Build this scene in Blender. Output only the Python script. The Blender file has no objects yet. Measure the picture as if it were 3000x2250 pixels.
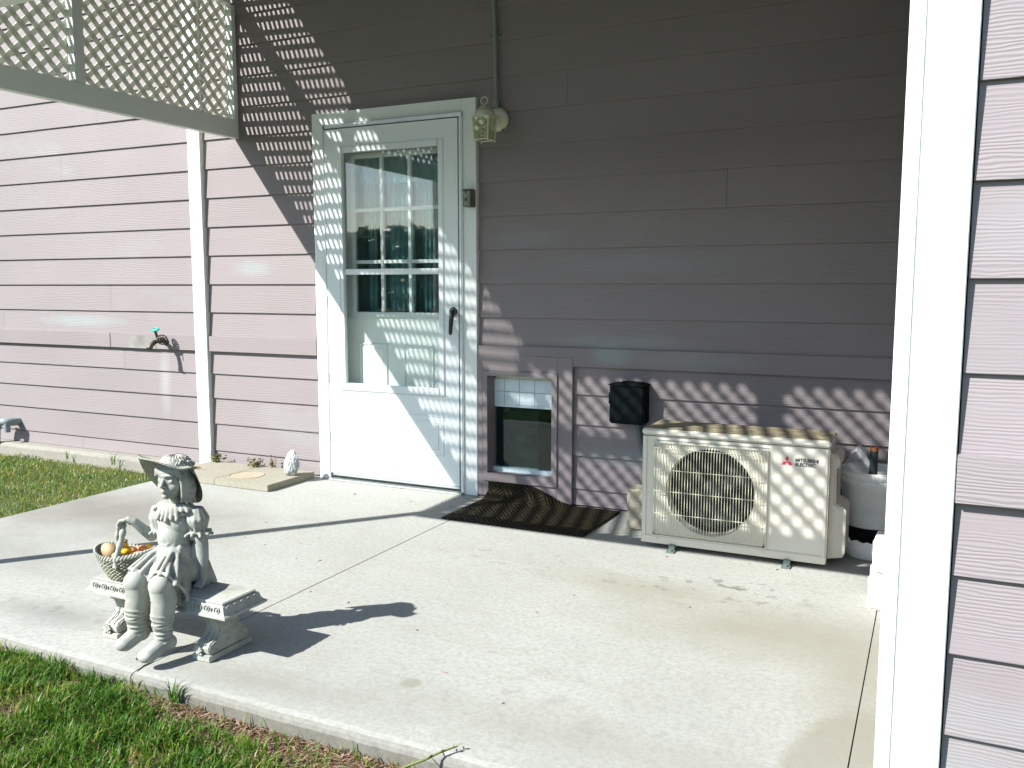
import bpy, bmesh, math, random
from mathutils import Vector, Matrix, noise
random.seed(7)
R = math.radians; PI = math.pi
scene = bpy.context.scene
col = scene.collection

# ------------------------------------------------------------------ camera
CY, CZ = -4.1658, 1.1340
cam_d = bpy.data.cameras.new("camera"); cam = bpy.data.objects.new("camera", cam_d); col.objects.link(cam)
cam_d.sensor_width = 36.0; cam_d.lens = 36.0 * 2567.6 / 3000.0
cam_d.clip_start = 0.02; cam_d.clip_end = 600
cam.location = (0, CY, CZ); cam.rotation_euler = (PI / 2 - 0.11065, 0, 0.44892)
scene.camera = cam
# ------------------------------------------------------------------ light
SUN = Vector((0.81, 1.0, -1.045)).normalized()
world = bpy.data.worlds.new("World"); scene.world = world; world.use_nodes = True
wn = world.node_tree; bg = wn.nodes["Background"]
sky = wn.nodes.new("ShaderNodeTexSky"); sky.sky_type = 'NISHITA'; sky.sun_disc = False
sky.sun_elevation = math.asin(-SUN.z); sky.sun_rotation = math.atan2(-SUN.x, -SUN.y)
sky.air_density = 1.0; sky.dust_density = 0.5; sky.ozone_density = 1.0
wn.links.new(sky.outputs[0], bg.inputs[0]); bg.inputs[1].default_value = 0.102
sl = bpy.data.lights.new("sun", 'SUN'); sl.energy = 5.0; sl.angle = R(0.53); sl.color = (1.0, 0.98, 0.94)
so = bpy.data.objects.new("sun", sl); col.objects.link(so); so.rotation_euler = SUN.to_track_quat('-Z', 'Y').to_euler()
so.location = (-6, -8, 9)
scene.render.engine = 'CYCLES'
vs = scene.view_settings; vs.view_transform = 'Standard'; vs.look = 'None'; vs.gamma = 1; vs.exposure = 1.22
try: vs.use_curve_mapping = False
except Exception: pass

# ------------------------------------------------------------------ materials
def new_mat(name):
    m = bpy.data.materials.new(name); m.use_nodes = True
    return m, m.node_tree, m.node_tree.nodes["Principled BSDF"]
def nd(nt, typ, **kw):
    n = nt.nodes.new(typ)
    for k, v in kw.items(): setattr(n, k, v)
    return n
def coords(nt, scale=(1, 1, 1), rand=0.0, rot=(0, 0, 0)):
    tc = nd(nt, "ShaderNodeTexCoord"); mp = nd(nt, "ShaderNodeMapping")
    mp.inputs["Scale"].default_value = scale; mp.inputs["Rotation"].default_value = rot
    if rand:
        oi = nd(nt, "ShaderNodeObjectInfo"); ml = nd(nt, "ShaderNodeMath", operation='MULTIPLY'); ml.inputs[1].default_value = rand
        nt.links.new(oi.outputs["Random"], ml.inputs[0])
        ad = nd(nt, "ShaderNodeVectorMath", operation='ADD')
        nt.links.new(tc.outputs["Object"], ad.inputs[0]); nt.links.new(ml.outputs[0], ad.inputs[1]); nt.links.new(ad.outputs[0], mp.inputs[0])
    else: nt.links.new(tc.outputs["Object"], mp.inputs[0])
    return mp.outputs[0]
def noise_tex(nt, vec, scale, detail=4, rough=0.55, dist=0.0):
    n = nd(nt, "ShaderNodeTexNoise"); n.inputs["Scale"].default_value = scale; n.inputs["Detail"].default_value = detail
    n.inputs["Roughness"].default_value = rough; n.inputs["Distortion"].default_value = dist
    nt.links.new(vec, n.inputs["Vector"]); return n.outputs["Fac"]
def ramp(nt, fac, stops):
    r = nd(nt, "ShaderNodeValToRGB"); el = r.color_ramp.elements
    while len(el) > 1: el.remove(el[-1])
    el[0].position = stops[0][0]; c = stops[0][1]; el[0].color = (*c, 1) if len(c) == 3 else c
    for p, c in stops[1:]:
        e = el.new(p); e.color = (*c, 1) if len(c) == 3 else c
    nt.links.new(fac, r.inputs[0]); return r.outputs[0]
def mix(nt, fac, a, b, mode='MIX'):
    m = nd(nt, "ShaderNodeMix", data_type='RGBA', blend_type=mode)
    for s, v in ((0, fac), (6, a), (7, b)):
        if isinstance(v, (int, float)): m.inputs[s].default_value = v
        elif isinstance(v, tuple): m.inputs[s].default_value = (*v, 1) if len(v) == 3 else v
        else: nt.links.new(v, m.inputs[s])
    return m.outputs[2]
def bump(nt, bs, h, strength=0.3, dist=0.01, prev=None):
    b = nd(nt, "ShaderNodeBump"); b.inputs["Strength"].default_value = strength; b.inputs["Distance"].default_value = dist
    nt.links.new(h, b.inputs["Height"])
    if prev: nt.links.new(prev, b.inputs["Normal"])
    nt.links.new(b.outputs[0], bs.inputs["Normal"]); return b.outputs[0]
def g3(v): return (v, v, v)
def simple(name, c, rough=0.5, metal=0.0, var=0.12, bscale=60, bstr=0.08, spec=0.5):
    m, nt, bs = new_mat(name)
    v = coords(nt); f = noise_tex(nt, v, 9, 5)
    cc = ramp(nt, f, [(0.3, tuple(x * (1 - var) for x in c)), (0.7, tuple(min(1, x * (1 + var)) for x in c))])
    nt.links.new(cc, bs.inputs["Base Color"]); bs.inputs["Roughness"].default_value = rough; bs.inputs["Metallic"].default_value = metal
    bs.inputs["Specular IOR Level"].default_value = spec
    if bstr: bump(nt, bs, noise_tex(nt, v, bscale, 4), bstr, 0.004)
    return m
M = {}
def mask_ellipse(nt, cx, cz, rx, rz, ax=2, soft=0.5, nz=0.35, nscale=9):
    """soft patch mask at a world place (x, z) or (x, y)"""
    tc = nd(nt, "ShaderNodeTexCoord"); sp = nd(nt, "ShaderNodeSeparateXYZ"); nt.links.new(tc.outputs["Object"], sp.inputs[0])
    def lin(o, c, r):
        a = nd(nt, "ShaderNodeMath", operation='SUBTRACT'); nt.links.new(o, a.inputs[0]); a.inputs[1].default_value = c
        b = nd(nt, "ShaderNodeMath", operation='DIVIDE'); nt.links.new(a.outputs[0], b.inputs[0]); b.inputs[1].default_value = r
        p = nd(nt, "ShaderNodeMath", operation='MULTIPLY'); nt.links.new(b.outputs[0], p.inputs[0]); nt.links.new(b.outputs[0], p.inputs[1])
        return p.outputs[0]
    s = nd(nt, "ShaderNodeMath", operation='ADD'); nt.links.new(lin(sp.outputs[0], cx, rx), s.inputs[0]); nt.links.new(lin(sp.outputs[ax], cz, rz), s.inputs[1])
    q = nd(nt, "ShaderNodeMath", operation='SQRT'); nt.links.new(s.outputs[0], q.inputs[0])
    n = noise_tex(nt, tc.outputs["Object"], nscale, 5, 0.6)
    a = nd(nt, "ShaderNodeMath", operation='MULTIPLY_ADD'); nt.links.new(n, a.inputs[0]); a.inputs[1].default_value = nz * 2; a.inputs[2].default_value = -nz
    t = nd(nt, "ShaderNodeMath", operation='ADD'); nt.links.new(q.outputs[0], t.inputs[0]); nt.links.new(a.outputs[0], t.inputs[1])
    mr = nd(nt, "ShaderNodeMapRange"); nt.links.new(t.outputs[0], mr.inputs[0])
    mr.inputs[1].default_value = 1.0 - soft; mr.inputs[2].default_value = 1.0 + soft * 0.3; mr.inputs[3].default_value = 1; mr.inputs[4].default_value = 0
    return mr.outputs[0]
def scale_f(nt, f, k):
    m = nd(nt, "ShaderNodeMath", operation='MULTIPLY'); nt.links.new(f, m.inputs[0]); m.inputs[1].default_value = k; return m.outputs[0]

def siding_mat(name, base, grain=0.35, wsc=40):
    m, nt, bs = new_mat(name)
    v = coords(nt, (1, 1, 1), 13.0)
    big = noise_tex(nt, v, 1.3, 3); fine = noise_tex(nt, coords(nt, (3, 3, 40), 13.0), 4, 5)
    c = ramp(nt, big, [(0.25, tuple(x * 0.93 for x in base)), (0.75, tuple(x * 1.06 for x in base))])
    c = mix(nt, scale_f(nt, fine, 0.10), c, tuple(x * 0.8 for x in base))
    # chalky pale blue-green paint worn through in places
    teal = tuple((x * 0.55 + y * 0.62) for x, y in zip(base, (0.20, 0.30, 0.29)))
    w = ramp(nt, noise_tex(nt, coords(nt, (0.55, 1, 1.6)), 1.4, 5, 0.6), [(0.60, (0, 0, 0)), (0.72, (1, 1, 1))])
    c = mix(nt, scale_f(nt, w, 0.28), c, teal)
    for (px, pz, rx, rz, k) in ((-3.75, 1.24, .17, .05, .5), (-5.3, .90, .42, .045, .55), (-1.45, .80, .12, .06, .65), (-1.35, 1.25, .5, .06, .25), (-1.9, 1.38, .2, .05, .3), (-1.2, .28, .5, .05, .45), (-1.0, .78, .3, .04, .3), (-1.4, .86, .4, .04, .35)):
        c = mix(nt, scale_f(nt, mask_ellipse(nt, px, pz, rx, rz, 2, 0.6, 0.4, 12), k), c, teal)
    for (px, pz, rx, rz, k) in ((-4.53, .53, .05, .24, .28),):
        c = mix(nt, scale_f(nt, mask_ellipse(nt, px, pz, rx, rz, 2, 0.9, 0.25, 8), k), c, (0.42, 0.45, 0.45))
    rs = ramp(nt, noise_tex(nt, v, 5, 4), [(0.62, (0, 0, 0)), (0.85, (1, 1, 1))])
    c = mix(nt, scale_f(nt, rs, 0.16), c, (0.36, 0.22, 0.20))
    nt.links.new(c, bs.inputs["Base Color"]); bs.inputs["Roughness"].default_value = 0.62; bs.inputs["Specular IOR Level"].default_value = 0.3
    vv = coords(nt, (1.6, 1.6, 60), 13.0)
    warp = noise_tex(nt, coords(nt, (1.2, 1.2, 3), 13.0), 2.2, 2)
    wv = nd(nt, "ShaderNodeTexWave", wave_type='BANDS', bands_direction='Z'); wv.inputs["Scale"].default_value = wsc; wv.inputs["Distortion"].default_value = 7.5
    wv.inputs["Detail"].default_value = 2.5; wv.inputs["Detail Scale"].default_value = 0.9
    nt.links.new(coords(nt, (0.22, 0.22, 1), 13.0), wv.inputs["Vector"])
    amp = ramp(nt, noise_tex(nt, coords(nt, (0.7, 0.7, 7), 9.0), 1.6, 2), [(0.35, g3(0.15)), (0.6, g3(1.0))])
    hh = mix(nt, 1.0, wv.outputs["Fac"], amp, 'MULTIPLY')
    h = mix(nt, 0.35, hh, noise_tex(nt, vv, 3.5, 4))
    bump(nt, bs, h, grain, 0.004)
    return m
M['siding'] = siding_mat('pink_lap_siding', (0.224, 0.197, 0.198), 0.26, 30)
M['siding_near'] = siding_mat('mauve_lap_siding', (0.240, 0.213, 0.221), 0.32, 42)
M['band'] = siding_mat('pink_flat_board', (0.225, 0.197, 0.198), 0.22, 34)

def paint(name, c, zgrain=True, rough=0.42, dirt=0.25, gstr=0.18):
    m, nt, bs = new_mat(name)
    v = coords(nt); sc = (60, 60, 2.5) if zgrain else (6, 6, 6)
    cc = ramp(nt, noise_tex(nt, v, 2.2, 4), [(0.3, tuple(x * 0.95 for x in c)), (0.7, c)])
    d = ramp(nt, noise_tex(nt, v, 16, 6, 0.7), [(0.60, (0, 0, 0)), (0.80, (1, 1, 1))])
    cc = mix(nt, scale_f(nt, d, dirt * 0.5), cc, (0.36, 0.35, 0.30))
    nt.links.new(cc, bs.inputs["Base Color"]); bs.inputs["Roughness"].default_value = rough
    bump(nt, bs, noise_tex(nt, coords(nt, sc), 2.0, 4), gstr, 0.003)
    return m
M['white'] = paint('white_trim_paint', (0.72, 0.76, 0.74))
M['corner_white'] = paint('white_corner_board_paint', (0.64, 0.675, 0.655), gstr=1.0, dirt=.4)
M['door'] = paint('white_door_enamel', (0.70, 0.765, 0.76), zgrain=False, rough=0.3, dirt=0.05, gstr=0.03)
M['lattice'] = paint('weathered_white_lattice_paint', (0.78, 0.79, 0.71), dirt=0.3)
M['frame_paint'] = paint('grey_green_white_frame_paint', (0.70, 0.745, 0.71), dirt=0.2)
def translucent(m, k, c):
    nt = m.node_tree; bs = nt.nodes["Principled BSDF"]; out = nt.nodes["Material Output"]
    tr = nd(nt, "ShaderNodeBsdfTranslucent"); tr.inputs[0].default_value = (*c, 1); mx = nd(nt, "ShaderNodeMixShader"); mx.inputs[0].default_value = k
    nt.links.new(bs.outputs[0], mx.inputs[1]); nt.links.new(tr.outputs[0], mx.inputs[2]); nt.links.new(mx.outputs[0], out.inputs[0])
translucent(M['lattice'], 0.30, (0.64, 0.65, 0.58))
M['alu'] = simple('brushed_aluminium', (0.55, 0.58, 0.58), 0.35, 0.7, 0.06)
M['gap'] = simple('dark_gap_tone', (0.02, 0.02, 0.022), 0.8, bstr=0)  # near-black tone, stands for the shade inside gaps and slots
M['black'] = simple('black_plastic_lever', (0.012, 0.013, 0.015), 0.35, bstr=0)
M['inner_white'] = paint('white_inner_door_paint', (0.66, 0.71, 0.69), False, 0.45, 0.05, 0.03)
M['ceiling'] = simple('brown_porch_ceiling_boards', (0.115, 0.095, 0.072), 0.8)
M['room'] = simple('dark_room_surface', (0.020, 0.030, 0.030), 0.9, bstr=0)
M['curtain'] = simple('pale_blue_curtain_cloth', (0.38, 0.47, 0.50), 0.9, bscale=300)
M['shade'] = simple('white_window_shade', (0.55, 0.66, 0.68), 0.6, bstr=0.02)
M['vinyl'] = simple('off_white_vinyl', (0.55, 0.60, 0.52), 0.5)
M['lamp'] = simple('aged_cream_lamp_metal', (0.60, 0.58, 0.46), 0.45, var=0.15)
M['bulb'] = simple('white_lamp_bulb_glass', (0.55, 0.58, 0.50), 0.2, bstr=0)
M['conduit'] = simple('grey_green_conduit', (0.19, 0.24, 0.22), 0.5, var=0.1)
M['lockbox'] = simple('olive_grey_lockbox', (0.145, 0.155, 0.10), 0.5)
M['lockface'] = simple('grey_lockbox_face', (0.25, 0.28, 0.24), 0.4)
M['blackbox'] = simple('faded_black_box_plastic', (0.006, 0.009, 0.009), 0.8, bstr=0.02, spec=0.08)
M['dkconduit'] = simple('dark_flexible_conduit', (0.06, 0.085, 0.085), 0.5)
M['ac'] = paint('cream_white_ac_casing', (0.62, 0.60, 0.515), False, 0.4, 0.25, 0.04)
M['ac_wire'] = simple('cream_grille_wire', (0.60, 0.60, 0.45), 0.4, bstr=0)
M['ac_dark'] = simple('black_fan_plastic', (0.008, 0.009, 0.008), 0.8, bstr=0)
M['ac_fan'] = simple('grey_fan_blade_plastic', (0.022, 0.025, 0.024), 0.8, bstr=0)
M['red'] = simple('red_emblem_print', (0.62, 0.03, 0.09), 0.4, bstr=0)
M['ink'] = simple('dark_grey_lettering_print', (0.07, 0.075, 0.085), 0.4, bstr=0)
M['foot'] = simple('grey_green_mount_metal', (0.10, 0.13, 0.12), 0.7)
M['bucket'] = simple('white_bucket_plastic', (0.68, 0.70, 0.67), 0.38, bscale=20, bstr=0.02)
M['foam'] = simple('torn_white_foam', (0.70, 0.71, 0.68), 0.8, bscale=90, bstr=0.4)
M['copper'] = simple('copper_pipe_ring', (0.50, 0.20, 0.09), 0.4, 0.8)
M['darkpipe'] = simple('dark_green_pipe_insulation', (0.015, 0.03, 0.026), 0.7)
M['whitestone'] = simple('rough_white_block', (0.74, 0.72, 0.66), 0.85, bscale=45, bstr=0.8)
M['rock'] = simple('pale_grey_rock', (0.36, 0.38, 0.38), 0.85, bscale=60, bstr=0.6, var=0.35)
M['brass'] = simple('tarnished_bronze', (0.085, 0.08, 0.06), 0.5, 0.6)
M['teal'] = simple('teal_valve_wheel_paint', (0.03, 0.33, 0.27), 0.4)
M['pvc'] = simple('grey_pvc_pipe', (0.20, 0.235, 0.25), 0.5)
M['pvcw'] = simple('white_pvc_joint', (0.55, 0.55, 0.50), 0.5)
M['yellow'] = simple('yellow_toy_plastic', (0.75, 0.42, 0.02), 0.35, bstr=0)
M['orange'] = simple('orange_toy_plastic', (0.62, 0.20, 0.05), 0.45, bstr=0)
M['pebble'] = simple('tan_smooth_pebble', (0.33, 0.235, 0.12), 0.6, bstr=0.1, var=0.2)
M['straw'] = simple('dry_brown_thatch', (0.26, 0.17, 0.11), 0.9, var=0.5, bstr=0)
M['weed'] = simple('olive_weed_leaf', (0.13, 0.16, 0.05), 0.7, var=0.35, bstr=0)
M['weed_dry'] = simple('dry_brown_weed_stem', (0.20, 0.14, 0.09), 0.8, var=0.4, bstr=0)

def stone_mat(name, base, dark, ystain):
    m, nt, bs = new_mat(name); v = coords(nt)
    c = ramp(nt, noise_tex(nt, v, 14, 6, 0.65), [(0.28, dark), (0.55, base), (0.8, tuple(x * 1.12 for x in base))])
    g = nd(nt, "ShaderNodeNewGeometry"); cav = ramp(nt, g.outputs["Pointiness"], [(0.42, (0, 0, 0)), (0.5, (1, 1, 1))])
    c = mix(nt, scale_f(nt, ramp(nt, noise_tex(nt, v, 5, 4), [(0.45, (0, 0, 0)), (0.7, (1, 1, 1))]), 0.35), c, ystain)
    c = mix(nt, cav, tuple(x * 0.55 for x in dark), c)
    nt.links.new(c, bs.inputs["Base Color"]); bs.inputs["Roughness"].default_value = 0.9; bs.inputs["Specular IOR Level"].default_value = 0.2
    bump(nt, bs, noise_tex(nt, v, 260, 5, 0.7), 0.35, 0.002)
    return m
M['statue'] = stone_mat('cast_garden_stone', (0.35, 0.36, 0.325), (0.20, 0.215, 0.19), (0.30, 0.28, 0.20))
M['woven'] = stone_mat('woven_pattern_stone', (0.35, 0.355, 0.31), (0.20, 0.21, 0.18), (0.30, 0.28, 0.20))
_nt = M['woven'].node_tree; _bs = _nt.nodes["Principled BSDF"]; _v = coords(_nt)
_a = nd(_nt, "ShaderNodeTexVoronoi"); _a.inputs["Scale"].default_value = 210; _nt.links.new(_v, _a.inputs["Vector"]); bump(_nt, _bs, _a.outputs["Distance"], 0.9, 0.004)
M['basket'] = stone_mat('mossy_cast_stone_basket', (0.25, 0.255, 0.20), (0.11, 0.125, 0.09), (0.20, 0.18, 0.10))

def concrete(name, base, stains=True):
    m, nt, bs = new_mat(name); v = coords(nt)
    c = ramp(nt, noise_tex(nt, v, 1.1, 6, 0.6), [(0.3, tuple(x * 0.88 for x in base)), (0.7, tuple(x * 1.05 for x in base))])
    grain = noise_tex(nt, v, 120, 6, 0.8)
    c = mix(nt, ramp(nt, grain, [(0.30, g3(0.5)), (0.5, g3(0.0))]), c, tuple(x * 0.72 for x in base))
    sp = ramp(nt, noise_tex(nt, coords(nt, (1, 1.6, 1)), 26, 3, 0.5), [(0.70, (0, 0, 0)), (0.76, (1, 1, 1))])
    c = mix(nt, scale_f(nt, sp, 0.30), c, (0.15, 0.15, 0.13))
    mott = ramp(nt, noise_tex(nt, coords(nt, (1, 2.2, 1)), 3.2, 6, 0.7), [(0.48, (0, 0, 0)), (0.72, (1, 1, 1))])
    c = mix(nt, scale_f(nt, mott, 0.22), c, (0.22, 0.20, 0.145))
    if stains:
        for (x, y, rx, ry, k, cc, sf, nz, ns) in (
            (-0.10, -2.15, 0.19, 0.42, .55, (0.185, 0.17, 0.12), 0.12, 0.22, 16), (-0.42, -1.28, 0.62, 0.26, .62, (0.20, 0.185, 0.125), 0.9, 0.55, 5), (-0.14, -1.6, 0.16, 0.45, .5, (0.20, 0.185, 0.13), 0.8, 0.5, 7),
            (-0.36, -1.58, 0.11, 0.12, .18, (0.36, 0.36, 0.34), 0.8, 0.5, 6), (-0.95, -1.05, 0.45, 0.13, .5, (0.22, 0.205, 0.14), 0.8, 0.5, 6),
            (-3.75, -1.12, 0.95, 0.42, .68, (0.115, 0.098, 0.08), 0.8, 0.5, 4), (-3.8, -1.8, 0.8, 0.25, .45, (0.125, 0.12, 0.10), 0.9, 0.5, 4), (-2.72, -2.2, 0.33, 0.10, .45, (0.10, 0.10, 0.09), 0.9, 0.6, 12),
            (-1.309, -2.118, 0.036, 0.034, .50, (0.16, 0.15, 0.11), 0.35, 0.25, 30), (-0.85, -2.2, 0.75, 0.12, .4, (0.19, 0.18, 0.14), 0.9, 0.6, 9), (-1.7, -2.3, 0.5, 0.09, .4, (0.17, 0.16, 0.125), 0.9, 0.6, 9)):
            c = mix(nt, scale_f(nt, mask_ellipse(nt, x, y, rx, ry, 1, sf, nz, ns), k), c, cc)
        dk = ramp(nt, noise_tex(nt, v, 15, 4, 0.6), [(0.575, (0, 0, 0)), (0.62, (1, 1, 1))])
        for (x, y, rx, ry, k) in ((-0.58, -0.88, 0.26, 0.13, 1.0), (-0.75, -1.0, 0.4, 0.16, .8), (-1.45, -0.95, 0.55, 0.25, .35), (-0.95, -1.95, 0.7, 0.40, .22), (-2.75, -2.15, 0.4, 0.13, .6)):
            mk = mix(nt, 1.0, dk, mask_ellipse(nt, x, y, rx, ry, 1, 0.8, 0.4, 8), 'MULTIPLY')
            c = mix(nt, scale_f(nt, mk, k), c, (0.15, 0.15, 0.13))
    nt.links.new(c, bs.inputs["Base Color"]); bs.inputs["Roughness"].default_value = 0.92; bs.inputs["Specular IOR Level"].default_value = 0.2
    fg = noise_tex(nt, v, 55, 8, 0.85); c2 = mix(nt, ramp(nt, fg, [(0.42, g3(0.55)), (0.54, g3(0.0))]), c, tuple(x * 0.62 for x in base)); nt.links.new(c2, bs.inputs['Base Color'])
    p = bump(nt, bs, noise_tex(nt, v, 160, 5, 0.75), 0.30, 0.003)
    bump(nt, bs, noise_tex(nt, v, 6, 4), 0.25, 0.01, p)
    return m
M['lip'] = concrete('dimmed_slab_lip_concrete', (0.215, 0.215, 0.19), False)  # lip concrete darkened to hold down its sunlit highlight
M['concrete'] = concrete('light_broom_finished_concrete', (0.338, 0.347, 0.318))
M['curb'] = concrete('old_curb_concrete', (0.28, 0.27, 0.235), False)
M['paver'] = concrete('tan_concrete_paver', (0.30, 0.285, 0.225), False)
M['slabface'] = concrete('weathered_slab_edge_concrete', (0.17, 0.165, 0.14), False)
M['rust'] = simple('rust_ring_stain', (0.24, 0.16, 0.09), 0.9)

m, nt, bs = new_mat('lawn_soil'); v = coords(nt)
c = ramp(nt, noise_tex(nt, v, 7, 6, 0.7), [(0.3, (0.045, 0.05, 0.02)), (0.55, (0.06, 0.085, 0.02)), (0.75, (0.13, 0.10, 0.065))])
nt.links.new(c, bs.inputs["Base Color"]); bs.inputs["Roughness"].default_value = 1.0; bump(nt, bs, noise_tex(nt, v, 90, 5), 0.8, 0.01); M['soil'] = m

def blade_mat(name, cols):
    m, nt, bs = new_mat(name)
    at = nd(nt, "ShaderNodeAttribute", attribute_name="tone")
    c = ramp(nt, at.outputs["Fac"], cols)
    nt.links.new(c, bs.inputs["Base Color"]); bs.inputs["Roughness"].default_value = 0.45; bs.inputs["Specular IOR Level"].default_value = 0.35
    tr = nd(nt, "ShaderNodeBsdfTranslucent"); nt.links.new(c, tr.inputs[0]); mx = nd(nt, "ShaderNodeMixShader"); mx.inputs[0].default_value = 0.38
    out = nt.nodes["Material Output"]; nt.links.new(bs.outputs[0], mx.inputs[1]); nt.links.new(tr.outputs[0], mx.inputs[2]); nt.links.new(mx.outputs[0], out.inputs[0])
    return m
M['grass'] = blade_mat('green_grass_blade', [(0.0, (0.025, 0.085, 0.010)), (0.45, (0.075, 0.180, 0.016)), (0.74, (0.135, 0.245, 0.022)), (0.86, (0.27, 0.27, 0.05)), (1.0, (0.34, 0.24, 0.13))])
M['grass2'] = blade_mat('yellow_green_grass_blade', [(0.0, (0.03, 0.095, 0.018)), (0.4, (0.085, 0.175, 0.022)), (0.7, (0.18, 0.245, 0.03)), (0.88, (0.32, 0.28, 0.06)), (1.0, (0.30, 0.22, 0.12))])
M['thatch'] = blade_mat('dead_grass_thatch', [(0.0, (0.13, 0.075, 0.045)), (0.5, (0.26, 0.165, 0.11)), (1.0, (0.46, 0.35, 0.25))])
M['woods'] = blade_mat('distant_tree_leaf', [(0.0, (0.12, 0.16, 0.11)), (1.0, (0.16, 0.20, 0.12))])

def glass(name, tint, boost):
    m = bpy.data.materials.new(name); m.use_nodes = True; nt = m.node_tree; nt.nodes.clear()
    out = nd(nt, "ShaderNodeOutputMaterial"); tr = nd(nt, "ShaderNodeBsdfTransparent"); tr.inputs[0].default_value = (*tint, 1)
    gl = nd(nt, "ShaderNodeBsdfGlossy"); gl.inputs["Roughness"].default_value = 0.012; gl.inputs[0].default_value = (1, 1, 1, 1)
    fr = nd(nt, "ShaderNodeLayerWeight"); fr.inputs[0].default_value = 0.5; pw = nd(nt, "ShaderNodeMath", operation='POWER'); pw.inputs[1].default_value = 4.5
    mu = nd(nt, "ShaderNodeMath", operation='MULTIPLY_ADD'); mu.inputs[1].default_value = 0.75 * boost; mu.inputs[2].default_value = 0.052 * boost
    nt.links.new(fr.outputs["Facing"], pw.inputs[0]); nt.links.new(pw.outputs[0], mu.inputs[0]); mx = nd(nt, "ShaderNodeMixShader"); nt.links.new(mu.outputs[0], mx.inputs[0])
    nt.links.new(tr.outputs[0], mx.inputs[1]); nt.links.new(gl.outputs[0], mx.inputs[2]); nt.links.new(mx.outputs[0], out.inputs[0])
    return m
M['glass'] = glass('storm_door_glass', (0.975, 0.99, 0.985), 1.1)
M['wglass'] = glass('tinted_window_glass', (0.66, 0.78, 0.77), 0.55)
M['lampglass'] = glass('old_lantern_glass', (0.95, 0.97, 0.88), 1.0)
_nt = M['lampglass'].node_tree; _df = nd(_nt, "ShaderNodeBsdfDiffuse"); _df.inputs[0].default_value = (.50, .54, .40, 1); _tl = nd(_nt, "ShaderNodeBsdfTranslucent"); _tl.inputs[0].default_value = (.5, .54, .4, 1)
_m1 = nd(_nt, "ShaderNodeMixShader"); _m1.inputs[0].default_value = .5; _nt.links.new(_df.outputs[0], _m1.inputs[1]); _nt.links.new(_tl.outputs[0], _m1.inputs[2])
_m2 = nd(_nt, "ShaderNodeMixShader"); _m2.inputs[0].default_value = .22; _o = [n for n in _nt.nodes if n.type == 'OUTPUT_MATERIAL'][0]; _src = _o.inputs[0].links[0].from_socket
_nt.links.new(_src, _m2.inputs[1]); _nt.links.new(_m1.outputs[0], _m2.inputs[2]); _nt.links.new(_m2.outputs[0], _o.inputs[0])
m = bpy.data.materials.new('clear_plastic_film'); m.use_nodes = True; nt = m.node_tree; nt.nodes.clear()
out = nd(nt, "ShaderNodeOutputMaterial"); tr = nd(nt, "ShaderNodeBsdfTransparent"); gl = nd(nt, "ShaderNodeBsdfPrincipled"); gl.inputs["Base Color"].default_value = (.6, .63, .66, 1); gl.inputs["Roughness"].default_value = 0.25
mx = nd(nt, "ShaderNodeMixShader"); mx.inputs[0].default_value = 0.30; nt.links.new(tr.outputs[0], mx.inputs[1]); nt.links.new(gl.outputs[0], mx.inputs[2]); nt.links.new(mx.outputs[0], out.inputs[0]); M['film'] = m

# door mat: basket-weave ridges
m, nt, bs = new_mat('brown_ribbed_rubber_mat')
tc = nd(nt, "ShaderNodeTexCoord"); vm = nd(nt, "ShaderNodeMapping"); vm.inputs["Rotation"].default_value = (0, 0, R(45)); nt.links.new(tc.outputs["UV"], vm.inputs[0])
ck = nd(nt, "ShaderNodeTexChecker"); ck.inputs["Scale"].default_value = 11; nt.links.new(vm.outputs[0], ck.inputs[0])
w1 = nd(nt, "ShaderNodeTexWave", bands_direction='X'); w1.inputs["Scale"].default_value = 17; nt.links.new(vm.outputs[0], w1.inputs[0])
w2 = nd(nt, "ShaderNodeTexWave", bands_direction='Y'); w2.inputs["Scale"].default_value = 17; nt.links.new(vm.outputs[0], w2.inputs[0])
h = mix(nt, ck.outputs["Fac"], w1.outputs["Fac"], w2.outputs["Fac"])
c = ramp(nt, h, [(0.15, (0.010, 0.009, 0.006)), (0.8, (0.040, 0.034, 0.017))])
nt.links.new(c, bs.inputs["Base Color"]); bs.inputs["Roughness"].default_value = 0.9; bs.inputs['Specular IOR Level'].default_value = 0.1; bump(nt, bs, h, 0.9, 0.006); M['mat'] = m
# AC top cover: rusty, dirty
m, nt, bs = new_mat('dirty_ac_top'); v = coords(nt, (1, 2.5, 1))
c = ramp(nt, noise_tex(nt, v, 22, 6, 0.7), [(0.35, (0.10, 0.08, 0.05)), (0.5, (0.32, 0.28, 0.18)), (0.68, (0.52, 0.47, 0.33))])
nt.links.new(c, bs.inputs["Base Color"]); bs.inputs["Roughness"].default_value = 0.8; M['ac_top'] = m

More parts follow.
